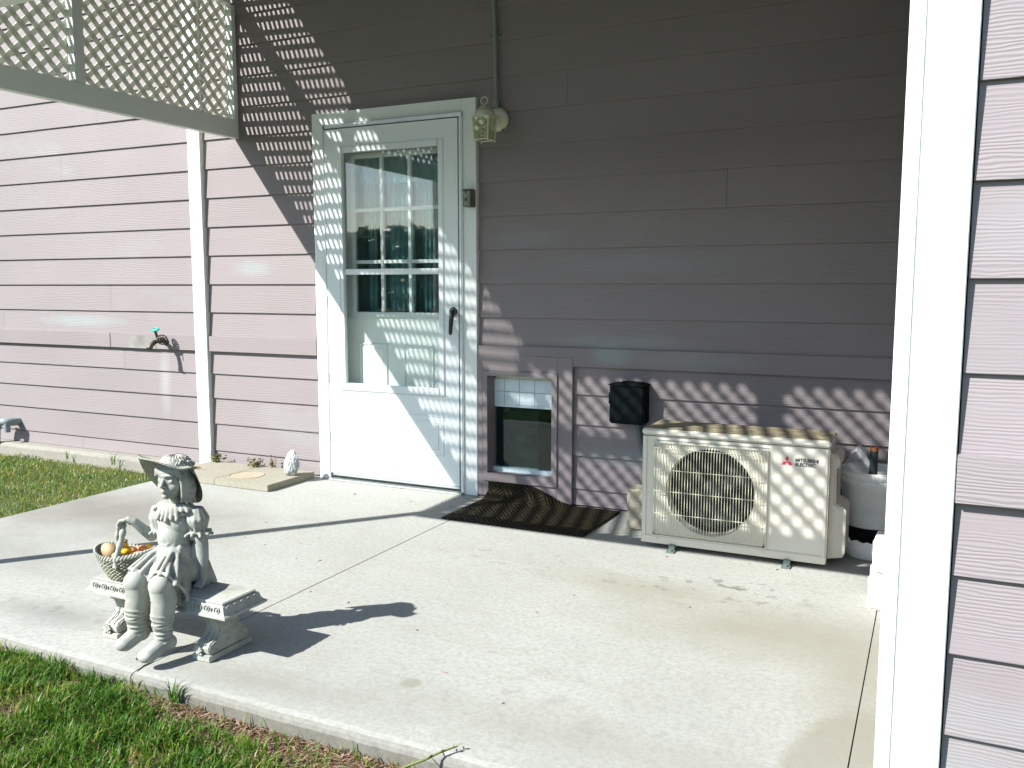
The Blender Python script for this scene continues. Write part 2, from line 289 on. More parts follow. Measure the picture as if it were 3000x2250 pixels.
# ------------------------------------------------------------------ mesh helpers
class MB:
    def __init__(s): s.v = []; s.f = []; s.uv = None
    def add(s, vs, fs):
        o = len(s.v); s.v += [tuple(p) for p in vs]; s.f += [tuple(i + o for i in f) for f in fs]; return s
    def box(s, x0, x1, y0, y1, z0, z1):
        return s.add([(x0, y0, z0), (x1, y0, z0), (x1, y1, z0), (x0, y1, z0), (x0, y0, z1), (x1, y0, z1), (x1, y1, z1), (x0, y1, z1)],
                     [(0, 3, 2, 1), (4, 5, 6, 7), (0, 1, 5, 4), (1, 2, 6, 5), (2, 3, 7, 6), (3, 0, 4, 7)])
    def prism(s, a, b):
        n = len(a); return s.add(list(a) + list(b), [tuple(range(n))[::-1], tuple(range(n, 2 * n))] + [(i, (i + 1) % n, n + (i + 1) % n, n + i) for i in range(n)])
    def loft(s, rings, cap=True):
        n = len(rings[0]); o = len(s.v)
        for r in rings: s.v += [tuple(p) for p in r]
        for k in range(len(rings) - 1):
            for i in range(n): s.f.append((o + k * n + i, o + k * n + (i + 1) % n, o + (k + 1) * n + (i + 1) % n, o + (k + 1) * n + i))
        if cap: s.f.append(tuple(o + i for i in range(n))[::-1]); s.f.append(tuple(o + (len(rings) - 1) * n + i for i in range(n)))
        return s
    def tube(s, pts, r, n=10, cap=True):
        pts = [Vector(p) for p in pts]; rr = r if isinstance(r, (list, tuple)) else [r] * len(pts); rings = []
        up = None
        for i, p in enumerate(pts):
            t = (pts[min(i + 1, len(pts) - 1)] - pts[max(i - 1, 0)]).normalized()
            if up is None: up = Vector((0, 0, 1)) if abs(t.z) < 0.9 else Vector((1, 0, 0))
            a = t.cross(up)
            if a.length < 1e-4: a = t.cross(Vector((0, 1, 0)))
            a.normalize(); b = a.cross(t); up = b
            rings.append([p + (a * math.cos(2 * PI * k / n) + b * math.sin(2 * PI * k / n)) * rr[i] for k in range(n)])
        return s.loft(rings, cap)
    def ell(s, c, r, n=26, m=16, rot=None):
        c = Vector(c); r = (r, r, r) if isinstance(r, (int, float)) else r; vs = []; fs = []
        for j in range(1, m):
            ph = PI * j / m
            for i in range(n):
                th = 2 * PI * i / n; p = Vector((r[0] * math.sin(ph) * math.cos(th), r[1] * math.sin(ph) * math.sin(th), r[2] * math.cos(ph)))
                if rot is not None: p = rot @ p
                vs.append(c + p)
        t = Vector((0, 0, r[2])); b = Vector((0, 0, -r[2]))
        if rot is not None: t = rot @ t; b = rot @ b
        vs += [c + t, c + b]; T = len(vs) - 2
        for j in range(m - 2):
            for i in range(n): a = j * n + i; bb = j * n + (i + 1) % n; fs.append((a, a + n, bb + n, bb))
        for i in range(n): fs.append((T, i, (i + 1) % n)); fs.append((T + 1, (m - 2) * n + (i + 1) % n, (m - 2) * n + i))
        return s.add(vs, fs)
    def cap(s, p0, r0, p1, r1, n=14):
        p0 = Vector(p0); p1 = Vector(p1); s.ell(p0, r0, n, 8); s.ell(p1, r1, n, 8); return s.tube([p0, p1], [r0 * .998, r1 * .998], n)
    def chain(s, pts, n=14):
        for (a, ra), (b, rb) in zip(pts, pts[1:]): s.cap(a, ra, b, rb, n)
        return s
    def torus(s, c, R_, r, axis=(0, 0, 1), n=24, m=8, sx=1.0, sy=1.0, arc=2 * PI, start=0):
        q = Vector((0, 0, 1)).rotation_difference(Vector(axis)); c = Vector(c)
        full = abs(arc - 2 * PI) < 1e-6; k = n if full else n + 1; rings = []
        for i in range(k):
            a = start + arc * i / n; d = Vector((math.cos(a) * sx, math.sin(a) * sy, 0))
            rings.append([c + q @ (d * R_ + (d.normalized() * math.cos(2 * PI * j / m) + Vector((0, 0, 1)) * math.sin(2 * PI * j / m)) * r) for j in range(m)])
        o = len(s.v)
        for rg in rings: s.v += [tuple(p) for p in rg]
        for i in range(n if full else n):
            i2 = (i + 1) % k
            if not full and i2 == 0: break
            for j in range(m): s.f.append((o + i * m + j, o + i2 * m + j, o + i2 * m + (j + 1) % m, o + i * m + (j + 1) % m))
        if not full: s.f.append(tuple(o + j for j in range(m))); s.f.append(tuple(o + (k - 1) * m + j for j in range(m))[::-1])
        return s
    def lathe(s, prof, c, axis=(0, 0, 1), n=28, sx=1, sy=1):
        q = Vector((0, 0, 1)).rotation_difference(Vector(axis)); c = Vector(c)
        return s.loft([[c + q @ Vector((r * math.cos(2 * PI * i / n) * sx, r * math.sin(2 * PI * i / n) * sy, h)) for i in range(n)] for r, h in prof])
    def build(s, name, mat, parent=None, bevel=0.0, smooth=False, seg=2):
        me = bpy.data.meshes.new(name); me.from_pydata(s.v, [], s.f); me.update()
        if bevel or smooth:
            bm = bmesh.new(); bm.from_mesh(me)
            bmesh.ops.recalc_face_normals(bm, faces=bm.faces)
            if bevel: bmesh.ops.bevel(bm, geom=[e for e in bm.edges if len(e.link_faces) == 2 and e.calc_face_angle(0) > 0.5], offset=bevel, segments=seg, affect='EDGES', clamp_overlap=True)
            bm.to_mesh(me); bm.free()
            if smooth:
                for p in me.polygons: p.use_smooth = True
                try: me.set_sharp_from_angle(angle=R(50))
                except Exception: pass
        else:
            bm = bmesh.new(); bm.from_mesh(me); bmesh.ops.recalc_face_normals(bm, faces=bm.faces); bm.to_mesh(me); bm.free()
        return link(name, me, mat, parent)
def link(name, me, mat, parent=None):
    o = bpy.data.objects.new(name, me); col.objects.link(o)
    if mat is not None and not me.materials: me.materials.append(M[mat] if isinstance(mat, str) else mat)
    if parent is not None: par(o, parent)
    return o
ORG = {}
def worldloc(o):
    return ORG.get(o.name, Vector((0, 0, 0)))
def par(o, p):
    o.parent = p; o.matrix_parent_inverse = Matrix.Translation(-worldloc(p))
def thing(name, loc, label, cat, group=None):
    o = bpy.data.objects.new(name, None); col.objects.link(o); o.location = loc; o.empty_display_size = 0.1
    ORG[o.name] = Vector(loc); tag(o, label, cat, group); return o
def tag(o, label=None, cat=None, group=None, kind=None):
    if label: o['label'] = label
    if cat: o['category'] = cat
    if group: o['group'] = group
    if kind: o['kind'] = kind
    return o
def box(name, x0, x1, y0, y1, z0, z1, mat, parent=None, bevel=0.0, seg=2):
    return MB().box(x0, x1, y0, y1, z0, z1).build(name, mat, parent, bevel, False, seg)
def T(x, z, Y):      # a wall point measured in the plane y = 0, carried along the sight line to the plane y = Y
    s = (Y - CY) / (-CY); return x * s, CZ + (z - CZ) * s
def tbox(name, x0, x1, z0, z1, yf, yb, mat, parent, bevel=0.0):
    a = T(x0, z0, yf); b = T(x1, z1, yf); return box(name, a[0], b[0], yf, yb, max(a[1], 0.001), b[1], mat, parent, bevel)

# ------------------------------------------------------------------ ground, patio
g = MB(); N = 60
def gz(x, y): return -0.048 - (0.040 * max(0, min(1, (y + .95) / .7)) if x < -4.0 else 0) - 0.016 * max(0, min(1, (x + 2.4) / .8)) + 0.008 * noise.noise(Vector((x * 1.7, y * 1.7, 0)))
def gridmesh(x0, x1, y0, y1, n, m, zf):
    mb = MB()
    for j in range(m + 1):
        for i in range(n + 1):
            x = x0 + (x1 - x0) * i / n; y = y0 + (y1 - y0) * j / m; mb.v.append((x, y, zf(x, y)))
    for j in range(m):
        for i in range(n): a = j * (n + 1) + i; mb.f.append((a, a + 1, a + n + 2, a + n + 1))
    return mb
gr = gridmesh(-250, 250, -250, 60, 4, 4, lambda x, y: -0.10).build('ground', 'soil'); tag(gr, kind='structure')
gr = gridmesh(-8.5, 3.5, -6.0, 0.0, 120, 60, gz).build('lawn_soil', 'soil'); tag(gr, kind='structure')

def slab(name, x0, x1, label=None, front=-2.425, back=0.03, left_round=False):
    rr = 0.022
    prof = [(back, 0), (front + rr * 1.4, 0.0)] + [(front + rr - rr * math.sin(a), -rr + rr * math.cos(a)) for a in (R(30), R(60), R(90))] + [(front, -0.30), (back, -0.30)]
    n = max(2, int((x1 - x0) / 0.03)); rings = []
    for i in range(n + 1):
        x = x0 + (x1 - x0) * i / n
        wob = 0.004 * noise.noise(Vector((x * 5, 3, 0))) + 0.0025 * noise.noise(Vector((x * 22, 9, 0)))
        rings.append([(x, y + (wob if k in (2, 3, 4, 5) else 0), z) for k, (y, z) in enumerate(prof)])
    o = MB().loft(rings).build(name, 'concrete', None, 0, False)
    o.data.materials.append(M['slabface']); o.data.materials.append(M['lip'])
    for p in o.data.polygons:
        if p.normal.y < -0.9 and p.center.z < -0.02: p.material_index = 1
        elif p.normal.y < -0.2: p.material_index = 2
    tag(o, kind='structure'); return o
slab('patio_slab', -4.10, -2.092)
slab('patio_slab', -2.087, -0.137)
slab('patio_slab', -0.1335, 0.02)
# fine crack running from the joint over the rounded edge
cr = MB(); pts = [(-2.09, -2.34, 0.0006), (-2.094, -2.37, 0.0006), (-2.085, -2.395, 0.0006), (-2.082, -2.405, -0.003), (-2.079, -2.421, -0.012), (-2.080, -2.4275, -0.03), (-2.076, -2.4275, -0.05)]
cr.tube(pts, 0.0022, 5); o = cr.build('slab_crack', 'gap'); tag(o, kind='structure')
# crumbs, leaf bits and grit lying about on the concrete
gb = MB(); rg = random.Random(3)
for k in range(75):
    x = rg.uniform(-2.9, -0.2); y = rg.uniform(-2.3, -0.5) if k % 3 == 0 else -.01 - .45 * rg.random() ** 3; a = rg.uniform(0, PI); l = rg.uniform(0.004, 0.012); w = rg.uniform(.0015, .004); d = Vector((math.cos(a), math.sin(a), 0)); e = Vector((-d.y, d.x, 0)); c0 = Vector((x, y, 0.001))
    gb.prism([c0 - d * l, c0 - e * w, c0 + d * l, c0 + e * w], [c0 - d * l * .6 + Vector((0, 0, .002)), c0 - e * w * .5 + Vector((0, 0, .002)), c0 + d * l * .6 + Vector((0, 0, .002)), c0 + e * w * .5 + Vector((0, 0, .002))])
o = gb.build('leaf_litter', 'weed_dry'); tag(o, 'tiny dry leaf bits scattered over the sunlit patio concrete', 'leaf litter', kind='stuff')

# ------------------------------------------------------------------ house
house = thing('house', (-2.0, 0, 0), 'pink lap-sided house wall with white trim, door and corner boards', 'house')
LB = [-0.06, 0.092, 0.267, 0.431, 0.586]            # board butts below the band
UB = [0.800] + [0.973 + 0.1762 * k for k in range(20)]
def board(x0, x1, z0, z1, yf=0.0, mat='siding', proud=0.0):
    """lap board: butt (bottom) stands 9 mm proud of the board below"""
    j = random.uniform(-0.0008, 0.0008); dz = random.uniform(-0.001, 0.001)
    a = [(x0, yf + 0.016, z0), (x0, yf - 0.006 + j, z0 + dz), (x0, yf - 0.0065 + j, z0 + 0.002 + dz), (x0, yf + 0.0045, z1 + 0.010), (x0, yf + 0.016, z1 + 0.010)]
    b = [(x1, y, z) for (_, y, z) in a]
    return MB().prism(a, b).build('siding_board', mat, house)
def course(x0, x1, z0, z1, joints=(), **kw):
    xs = [x0] + sorted(joints) + [x1]
    for a, b in zip(xs, xs[1:]): board(a + 0.0008, b - 0.0008, z0, z1, **kw)
rj = random.Random(11)
ZT = 3.42
def ladder():
    L = [(LB[i], LB[i + 1]) for i in range(1, 4)] + [(LB[4], 0.742)]
    L = [(0.008, LB[1])] + L
    U = [(0.815, UB[1])] + [(UB[i], UB[i + 1]) for i in range(1, len(UB) - 1)]
    return L, U
Lo, Up = ladder()
JL = {0: (-5.35,), 2: (-6.9,), 4: (-4.9,), 5: (-6.12,), 6: (-5.0,), 8: (-7.2,), 9: (-6.13,), 11: (-5.42,), 13: (-5.05,), 15: (-6.3,)}
for i, (a, b) in enumerate(Lo + Up):
    if b > 4.4: continue
    course(-9.0, -4.228, a, b, JL.get(i, ()))                     # left of corner board
for i, (a, b) in enumerate(Lo + Up):
    if a > ZT: continue
    b2 = min(b, ZT + .02)
    if b <= 2.13: course(-4.124, -3.285, a, b2)
    else:
        course(-4.124, -0.052, a, b2, (rj.choice((-2.9, -1.7, -2.2)),) if i % 3 == 0 else ())
for i, (a, b) in enumerate(Lo + Up):
    if b > 2.13: continue
    x0 = -1.662 if b < 0.78 else -2.219
    course(x0, -0.052, a, b, (rj.choice((-0.9, -0.6)),) if i in (2, 9, 12) else ())
# the courses beside the top of the door trim run into it: short pieces close the strip above the trim
# band boards
for (a, b) in ((-9.0, -5.005), (-5.000, -4.228), (-4.118, -3.275), (-2.217, -0.052)):
    MB().box(a, b, -0.022, 0.01, 0.7285, 0.824).build('band_board', 'band', house, 0.0015, 1)
# corner board (left)
MB().box(-4.226, -4.124, -0.032, 0.01, 0.0, 4.4).build('corner_board', 'corner_white', house, 0.002)
tag(box('sheathing', -9.0, -3.19, 0.0165, 0.03, 0.0, 4.4, 'room', house))
box('sheathing', -2.33, 0.1, 0.0165, 0.03, 0.70, 3.5, 'room', house)
box('sheathing', -1.70, 0.1, 0.0165, 0.03, 0.0, 0.70, 'room', house)
box('sheathing', -3.19, -2.33, 0.0165, 0.03, 2.02, 3.5, 'room', house)
box('sheathing', -2.33, -2.17, 0.0165, 0.03, 0.0, 0.70, 'room', house)
# foundation curb on the left
cb = MB(); rings = []
for i in range(81):
    x = -9.0 + (9.0 - 4.09) * i / 80; w = 0.006 * noise.noise(Vector((x * 3, 0, 5)))
    rings.append([(x, 0.03, 0.006), (x, -0.075, 0.004), (x, -0.092 + w, -0.004), (x, -0.100 + w, -0.018), (x, -0.104 + w, -0.20), (x, 0.03, -0.20)])
cb.loft(rings); cb.build('foundation_curb', 'curb', house)

# ---- door trim
tb = lambda *a, **k: tbox(*a, **k)
dt = MB()
def tb_add(mb, x0, x1, z0, z1, yf, yb):
    a = T(x0, z0, yf); b = T(x1, z1, yf); mb.box(a[0], b[0], yf, yb, max(a[1], 0.0015), b[1])
o = tb('door_trim', -3.287, -3.213, -0.02, 2.119, -0.030, 0.012, 'white', house, 0.0015)
o = tb('door_trim', -2.300, -2.217, -0.02, 2.119, -0.030, 0.012, 'white', house, 0.0015)
o = tb('door_trim', -3.2125, -2.3005, 2.052, 2.119, -0.030, 0.012, 'white', house, 0.0015)
tb('drip_cap', -3.20, -2.305, 2.030, 2.051, -0.048, 0.01, 'alu', house, 0.002)
tb('storm_door_jamb', -3.2125, -3.2055, 0.0, 2.030, -0.036, 0.01, 'alu', house)
tb('storm_door_jamb', -2.3215, -2.3005, 0.0, 2.030, -0.040, 0.01, 'door', house, 0.002)
tb('storm_door_closer_strip', -2.3105, -2.3085, 0.02, 2.02, -0.0425, -0.0395, 'alu', house)
tb('door_gap_strip', -2.3285, -2.3220, 0.015, 2.028, -0.026, 0.01, 'gap', house)  # dark strips painted in for the shaded gap round the door
tb('door_gap_strip', -3.2050, -3.2025, 0.015, 2.028, -0.030, 0.01, 'gap', house)
tb('door_gap_strip', -3.2020, -2.3290, 2.0245, 2.0295, -0.026, 0.01, 'gap', house)
box('door_sill', -3.18, -2.285, -0.060, 0.05, 0.0006, 0.010, 'alu', house, 0.002)
tb('door_sweep', -3.19, -2.33, 0.018, 0.032, -0.040, -0.02, 'alu', house)
# ---- storm door
YD = -0.042
sd = MB()
gx0, gx1, gz0, gz1 = -3.108, -2.420, 0.532, 1.921
for (x0, x1, z0, z1) in ((-3.202, gx0, 0.034, 2.023), (gx1, -2.3295, 0.034, 2.023), (gx0, gx1, 0.034, gz0), (gx0, gx1, gz1, 2.023)):
    tb_add(sd, x0, x1, z0, z1, YD, -0.012)
door = sd.build('storm_door', 'door', house)
md = MB()
for (x0, x1, z0, z1) in ((gx0, -3.084, gz0, gz1), (-2.453, gx1, gz0, gz1), (-3.0835, -2.4535, gz0, 0.574), (-3.0835, -2.4535, 1.888, gz1)):
    tb_add(md, x0 + .0007, x1 - .0007, z0 + .0007, z1 - .0007, YD - 0.005, -0.020)
md.build('glass_frame', 'door', door, 0.0025)
md = MB()
for (x0, x1, z0, z1) in ((gx0 - .006, gx0 + .001, gz0 - .006, gz1 + .006), (gx1 - .001, gx1 + .006, gz0 - .006, gz1 + .006), (gx0, gx1, gz0 - .006, gz0 + .001), (gx0, gx1, gz1 - .001, gz1 + .006)):
    tb_add(md, x0, x1, z0, z1, YD - 0.0015, YD + .004)
md.build('frame_bead', 'alu', door)
tb('sash_rail', -3.0830, -2.4540, 1.202, 1.234, -0.036, -0.012, 'door', door, 0.002)
tb('glass_pane', -3.0832, -2.4538, 1.2345, 1.887, -0.026, -0.023, 'glass', door)
tb('glass_pane', -3.0832, -2.4538, 0.5745, 1.2015, -0.030, -0.027, 'glass', door)
# lower raised panel: sunk groove, then bevelled field
px0, px1, pz0, pz1 = -3.100, -2.428, 0.191, 0.418
pm = MB()
for (d, w, y) in ((0, 0.006, YD - 0.003), (0.034, 0.004, YD - 0.0025)):
    for (x0, x1, z0, z1) in ((px0 + d, px0 + d + w, pz0 + d, pz1 - d), (px1 - d - w, px1 - d, pz0 + d, pz1 - d), (px0 + d + w, px1 - d - w, pz0 + d, pz0 + d + w), (px0 + d + w, px1 - d - w, pz1 - d - w, pz1 - d)):
        tb_add(pm, x0, x1, z0, z1, y, YD + .002)
pm.build('raised_panel', 'door', door, 0.0008)
# handle
hm = MB(); 
def TP(x, z, y): a = T(x, z, y); return Vector((a[0], y, a[1]))
hm.lathe([(0.0, 0.0), (0.022, 0.0), (0.024, 0.008), (0.018, 0.018), (0.0, 0.02)], TP(-2.358, 1.000, YD), (0, -1, 0), 20)
hm.tube([TP(-2.358, 1.004, YD - .012), TP(-2.360, 0.999, YD - .034), TP(-2.369, 0.985, YD - .044), TP(-2.374, 0.955, YD - .046), TP(-2.377, 0.92, YD - .044), TP(-2.380, 0.885, YD - .038), TP(-2.381, 0.873, YD - .036)],
        [0.012, 0.0145, 0.0145, 0.0125, 0.0115, 0.0105, 0.007], 12)
hm.build('handle', 'black', door, 0, True)
for z in (0.25, 0.6, 1.05, 1.5, 1.95):
    tb('hinge', -3.2098, -3.2048, z - .03, z + .03, -0.046, -0.03, 'alu', door)
# ---- inner door behind the glass
YI = 0.045
idr = MB(); lx0, lx1, lz0, lz1 = -3.000, -2.450, 0.990, 1.850
for (x0, x1, z0, z1) in ((-3.22, lx0, 0.0, 2.05), (lx1, -2.30, 0.0, 2.05), (lx0, lx1, 0.0, lz0), (lx0, lx1, lz1, 2.05)):
    tb_add(idr, x0, x1, z0, z1, YI, YI + 0.03)
inner = idr.build('inner_door', 'inner_white', house)
f_ = MB()
for (x0, x1, z0, z1) in ((lx0 - .028, lx0, lz0 - .028, lz1 + .028), (lx1, lx1 + .028, lz0 - .028, lz1 + .028), (lx0, lx1, lz0 - .028, lz0), (lx0, lx1, lz1, lz1 + .028)):
    tb_add(f_, x0, x1, z0, z1, YI - 0.012, YI)
f_.build('window_frame', 'inner_white', inner, 0.003)
for x in (-2.817, -2.634):
    tb('muntin', x - .010, x + .010, lz0 + .001, lz1 - .001, YI - 0.008, YI + .012, 'inner_white', inner, 0.002)
for z in (1.563, 1.273):
    for (a, b) in ((lx0 + .0005, -2.8275), (-2.8065, -2.6445), (-2.6235, lx1 - .0005)):
        tb('muntin', a, b, z - .010, z + .010, YI - 0.008, YI + .012, 'inner_white', inner, 0.002)
xs = (lx0, -2.817, -2.634, lx1); zs = (lz0, 1.273, 1.563, lz1)
for i in range(3):
    for j in range(3):
        tb('pane', xs[i] + .001, xs[i + 1] - .001, zs[j] + .001, zs[j + 1] - .001, YI + .014, YI + .017, 'wglass', inner)
for (a, b) in ((-2.985, -2.785), (-2.680, -2.480)):
    mb = MB(); ring = []
    for d, y in ((0, YI - .001), (.008, YI - .009), (.016, YI - .002), (.034, YI - .010)):
        x0, z0 = T(a + d, 0.30 + d, YI); x1, z1 = T(b - d, 0.815 - d, YI); ring.append([(x0, y, z0), (x1, y, z0), (x1, y, z1), (x0, y, z1)])
    mb.loft([[(x, YI + .003, z) for (x, y, z) in ring[0]]] + ring); mb.build('raised_panel', 'inner_white', inner)
# curtain panels behind the lites
def curtain(x0, x1, z0, z1, y, folds, amp, name='curtain', mat='curtain'):
    mb = MB(); n = 60; P = []
    for j in range(14):
        z = z0 + (z1 - z0) * j / 13
        for i in range(n + 1):
            u = i / n; w = 1 + 0.12 * math.sin(j * .5)
            x = (x0 + x1) / 2 + (u - .5) * (x1 - x0) * w; yy = y + amp * math.sin(u * folds * 2 * PI + 0.3 * math.sin(j * .7)); a = T(x, z, yy); mb.v.append((a[0], yy, a[1]))
    for j in range(13):
        for i in range(n): a = j * (n + 1) + i; mb.f.append((a, a + 1, a + n + 2, a + n + 1))
    o = mb.build(name, mat, house, 0, True)
    so_ = o.modifiers.new('s', 'SOLIDIFY'); so_.thickness = 0.002
    return o
curtain(-2.905, -2.850, 0.98, 1.87, 0.105, 2, .008); curtain(-2.545, -2.47, 0.98, 1.87, 0.105, 3, .008)
curtain(-3.05, -2.44, 1.70, 1.88, 0.095, 9, .008, 'curtain_valance')
curtain(-2.76, -2.60, 0.98, 1.87, 0.125, 5, .006)
M['curtain_dark'] = simple('dark_teal_curtain_cloth', (0.26, 0.31, 0.31), .9, bscale=300)
curtain(-3.12, -2.42, 0.90, 1.90, 0.165, 9, .012, 'back_curtain', 'curtain_dark')
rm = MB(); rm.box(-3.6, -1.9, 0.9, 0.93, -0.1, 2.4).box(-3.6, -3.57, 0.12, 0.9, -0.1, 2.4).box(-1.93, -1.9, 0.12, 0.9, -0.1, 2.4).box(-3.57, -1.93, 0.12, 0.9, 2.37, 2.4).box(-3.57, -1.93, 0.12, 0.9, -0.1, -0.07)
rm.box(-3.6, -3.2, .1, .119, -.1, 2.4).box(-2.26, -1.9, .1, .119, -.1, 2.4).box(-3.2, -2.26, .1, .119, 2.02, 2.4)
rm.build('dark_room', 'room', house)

# ---- small window with flat surround
YS = -0.026
for (x0, x1, z0, z1) in ((-2.2165, -2.184, 0.002, 0.770), (-1.748, -1.6625, 0.002, 0.770), (-2.1835, -1.7485, 0.002, 0.083), (-2.1835, -1.7485, 0.686, 0.770)):
    tb('window_surround_board', x0, x1, z0, z1, YS, 0.012, 'band', house, 0.001)
win = thing_win = None
wf = MB()
for (x0, x1, z0, z1) in ((-2.1835, -2.156, 0.084, 0.685), (-1.779, -1.749, 0.084, 0.685), (-2.156, -1.779, 0.084, 0.128), (-2.156, -1.779, 0.659, 0.685)):
    tb_add(wf, x0, x1, z0, z1, YS - .010, 0.085)
win = wf.build('window_frame', 'band', house)
tb('vinyl_sash', -2.128, -2.110, 0.150, 0.650, 0.055, 0.085, 'vinyl', win, .002)
tb('vinyl_sash', -2.105, -1.760, 0.6475, 0.662, 0.055, 0.085, 'vinyl', win, .002)
tb('window_track', -2.128, -1.755, 0.142, 0.166, 0.035, 0.085, 'shade', win, .003)
tb('window_track', -2.140, -1.755, 0.128, 0.141, 0.015, 0.085, 'alu', win, .002)
tb('pane', -2.110, -1.755, 0.166, 0.6475, 0.062, 0.066, 'wglass', win)
tb('shade_panel', -2.110, -1.755, 0.500, 0.646, 0.0535, 0.058, 'shade', win)
tb('shade_hem', -2.110, -1.755, 0.496, 0.507, 0.047, 0.0525, 'shade', win, .001)
for x in (-2.052, -1.963, -1.875): tb('shade_grid_bar', x - .0008, x + .0008, .508, .645, 0.0518, 0.053, 'conduit', win)
for z in (0.578,): tb('shade_grid_bar', -2.108, -1.757, z - .0008, z + .0008, 0.0500, 0.0515, 'conduit', win)
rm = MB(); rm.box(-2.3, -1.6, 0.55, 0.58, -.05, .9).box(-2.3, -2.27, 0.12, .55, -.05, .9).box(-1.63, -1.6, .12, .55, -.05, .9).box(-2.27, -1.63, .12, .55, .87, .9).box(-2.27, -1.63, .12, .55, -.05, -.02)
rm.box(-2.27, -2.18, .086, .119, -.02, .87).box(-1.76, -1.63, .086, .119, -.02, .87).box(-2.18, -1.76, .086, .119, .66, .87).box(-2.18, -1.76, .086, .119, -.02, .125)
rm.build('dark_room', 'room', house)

# ---- near wall on the right, its corner boards and the return wall
YN = -2.330
def nboard(x0, x1, z0, z1):
    j = random.uniform(-.001, .001)
    a = [(x0, YN + .02, z0), (x0, YN - .008 + j, z0 + j * .6), (x0, YN - .0085 + j, z0 + .002), (x0, YN + .003, z1 + .010), (x0, YN + .02, z1 + .010)]
    MB().prism(a, [(x1, y, z) for (_, y, z) in a]).build('siding_board', 'siding_near', house, 0.0006, False, 1)
for i, (a, b) in enumerate(Lo + Up):
    if a > 3.6: continue
    nboard(0.052, 3.0, a, b)
MB().box(0.0505, 3.0, YN - .020, YN + .01, 0.7285, 0.822).build('band_board', 'siding_near', house, 0.0015)
MB().box(-0.0375, 0.0485, YN - .019, YN + .006, -0.05, 3.7).build('corner_board', 'corner_white', house, 0.0015)
MB().box(-0.0685, -0.0382, YN - .018, YN + .10, -0.05, 3.7).build('corner_board', 'corner_white', house, 0.0025)
for i, (a, b) in enumerate(Lo + Up):       # return wall boards, facing left
    if a > ZT: continue
    a0 = [(-0.035, YN + .102, a), (-0.060, YN + .102, a), (-0.050, YN + .102, b + .01), (-0.035, YN + .102, b + .01)]
    MB().prism(a0, [(x, -0.008, z) for (x, y, z) in a0]).build('siding_board', 'siding', house)
box('sheathing', -0.0345, 3.0, YN + .021, YN + .04, -.1, 3.7, 'room', house)
box('sheathing', -0.0345, -0.02, YN + .04, 0.016, -.1, 3.7, 'room', house)
box('foundation_wall', 0.021, 3.0, YN - .01, YN + .02, -.3, 0.0075, 'curb', house)
# ---- porch roof
box('porch_roof', -3.95, 3.0, -2.50, 0.012, 3.42, 3.58, 'ceiling', house)
for k in range(5):
    y = -0.25 - k * 0.5; box('ceiling_joist', -3.80, -0.07, y - .02, y + .02, 3.32, 3.4195, 'ceiling', house)

# ------------------------------------------------------------------ lattice screens
def clip(poly, fn):
    out = []
    for i in range(len(poly)):
        a = poly[i]; b = poly[(i + 1) % len(poly)]; fa = fn(a); fb = fn(b)
        if fa >= 0: out.append(a)
        if (fa >= 0) != (fb >= 0): t = fa / (fa - fb); out.append((a[0] + (b[0] - a[0]) * t, a[1] + (b[1] - a[1]) * t))
    return out
def strips(u0, u1, v0, v1, sgn, w=0.0268, pitch=0.0856, phase=0.0):
    res = []; H = v1 - v0; k = -int(H / pitch) - 2; hw = w / math.sqrt(2)
    while True:
        c = u0 + phase + k * pitch
        if c > u1 + H + pitch: break
        if sgn > 0: P = [(c - hw, v0), (c + hw, v0), (c + hw + H, v1), (c - hw + H, v1)]
        else: P = [(c - hw + 0, v0), (c + hw, v0), (c + hw - H, v1), (c - hw - H, v1)]
        for f in (lambda p: p[0] - u0, lambda p: u1 - p[0]): P = clip(P, f) if P else P
        if len(P) >= 3: res.append(P)
        k += 1
    return res
# side screen, at right angles to the wall
side = thing('lattice_screen', (-3.85, -1.2, 2.02), 'white diagonal lattice screen hanging at upper left, square to the pink wall', 'lattice')
for sgn, x in ((1, -3.8795), (-1, -3.8865)):
    for P in strips(0.012, 2.40, 2.045, 3.40, sgn, phase=0.015):
        jx = random.uniform(-.0006, .0006)
        MB().prism([(x + jx, -u, z) for u, z in P], [(x + jx + 0.0062, -u, z) for u, z in P]).build('lath_strip', 'lattice', side)
xo, xi = -3.8725, -3.827
MB().box(xo, xi, -2.372, -0.0065, 2.020, 2.127).build('bottom_rail', 'frame_paint', side, 0.002)
MB().box(xo, xi, -2.37, -0.041, 2.79, 2.875).build('middle_rail', 'frame_paint', side, 0.002)
MB().box(xo, xi, -2.37, -0.041, 3.36, 3.4195).build('top_rail', 'frame_paint', side, 0.002)
for (a, b) in ((-0.040, -0.0065), (-1.118, -1.060)):
    MB().box(xo, xi, a, b, 2.1275, 2.7895).build('upright', 'frame_paint', side, 0.002)
    MB().box(xo, xi, a, b, 2.8755, 3.3595).build('upright', 'frame_paint', side, 0.002)
for y in (-0.033, -1.112):                   # little metal brackets at the feet of the uprights
    for dx in (0.006, 0.030):
        MB().box(xo + dx, xo + dx + .009, y - .012, y - .0075 if y < -1 else y - .008, 2.1285, 2.142).build('bracket', 'white', side)
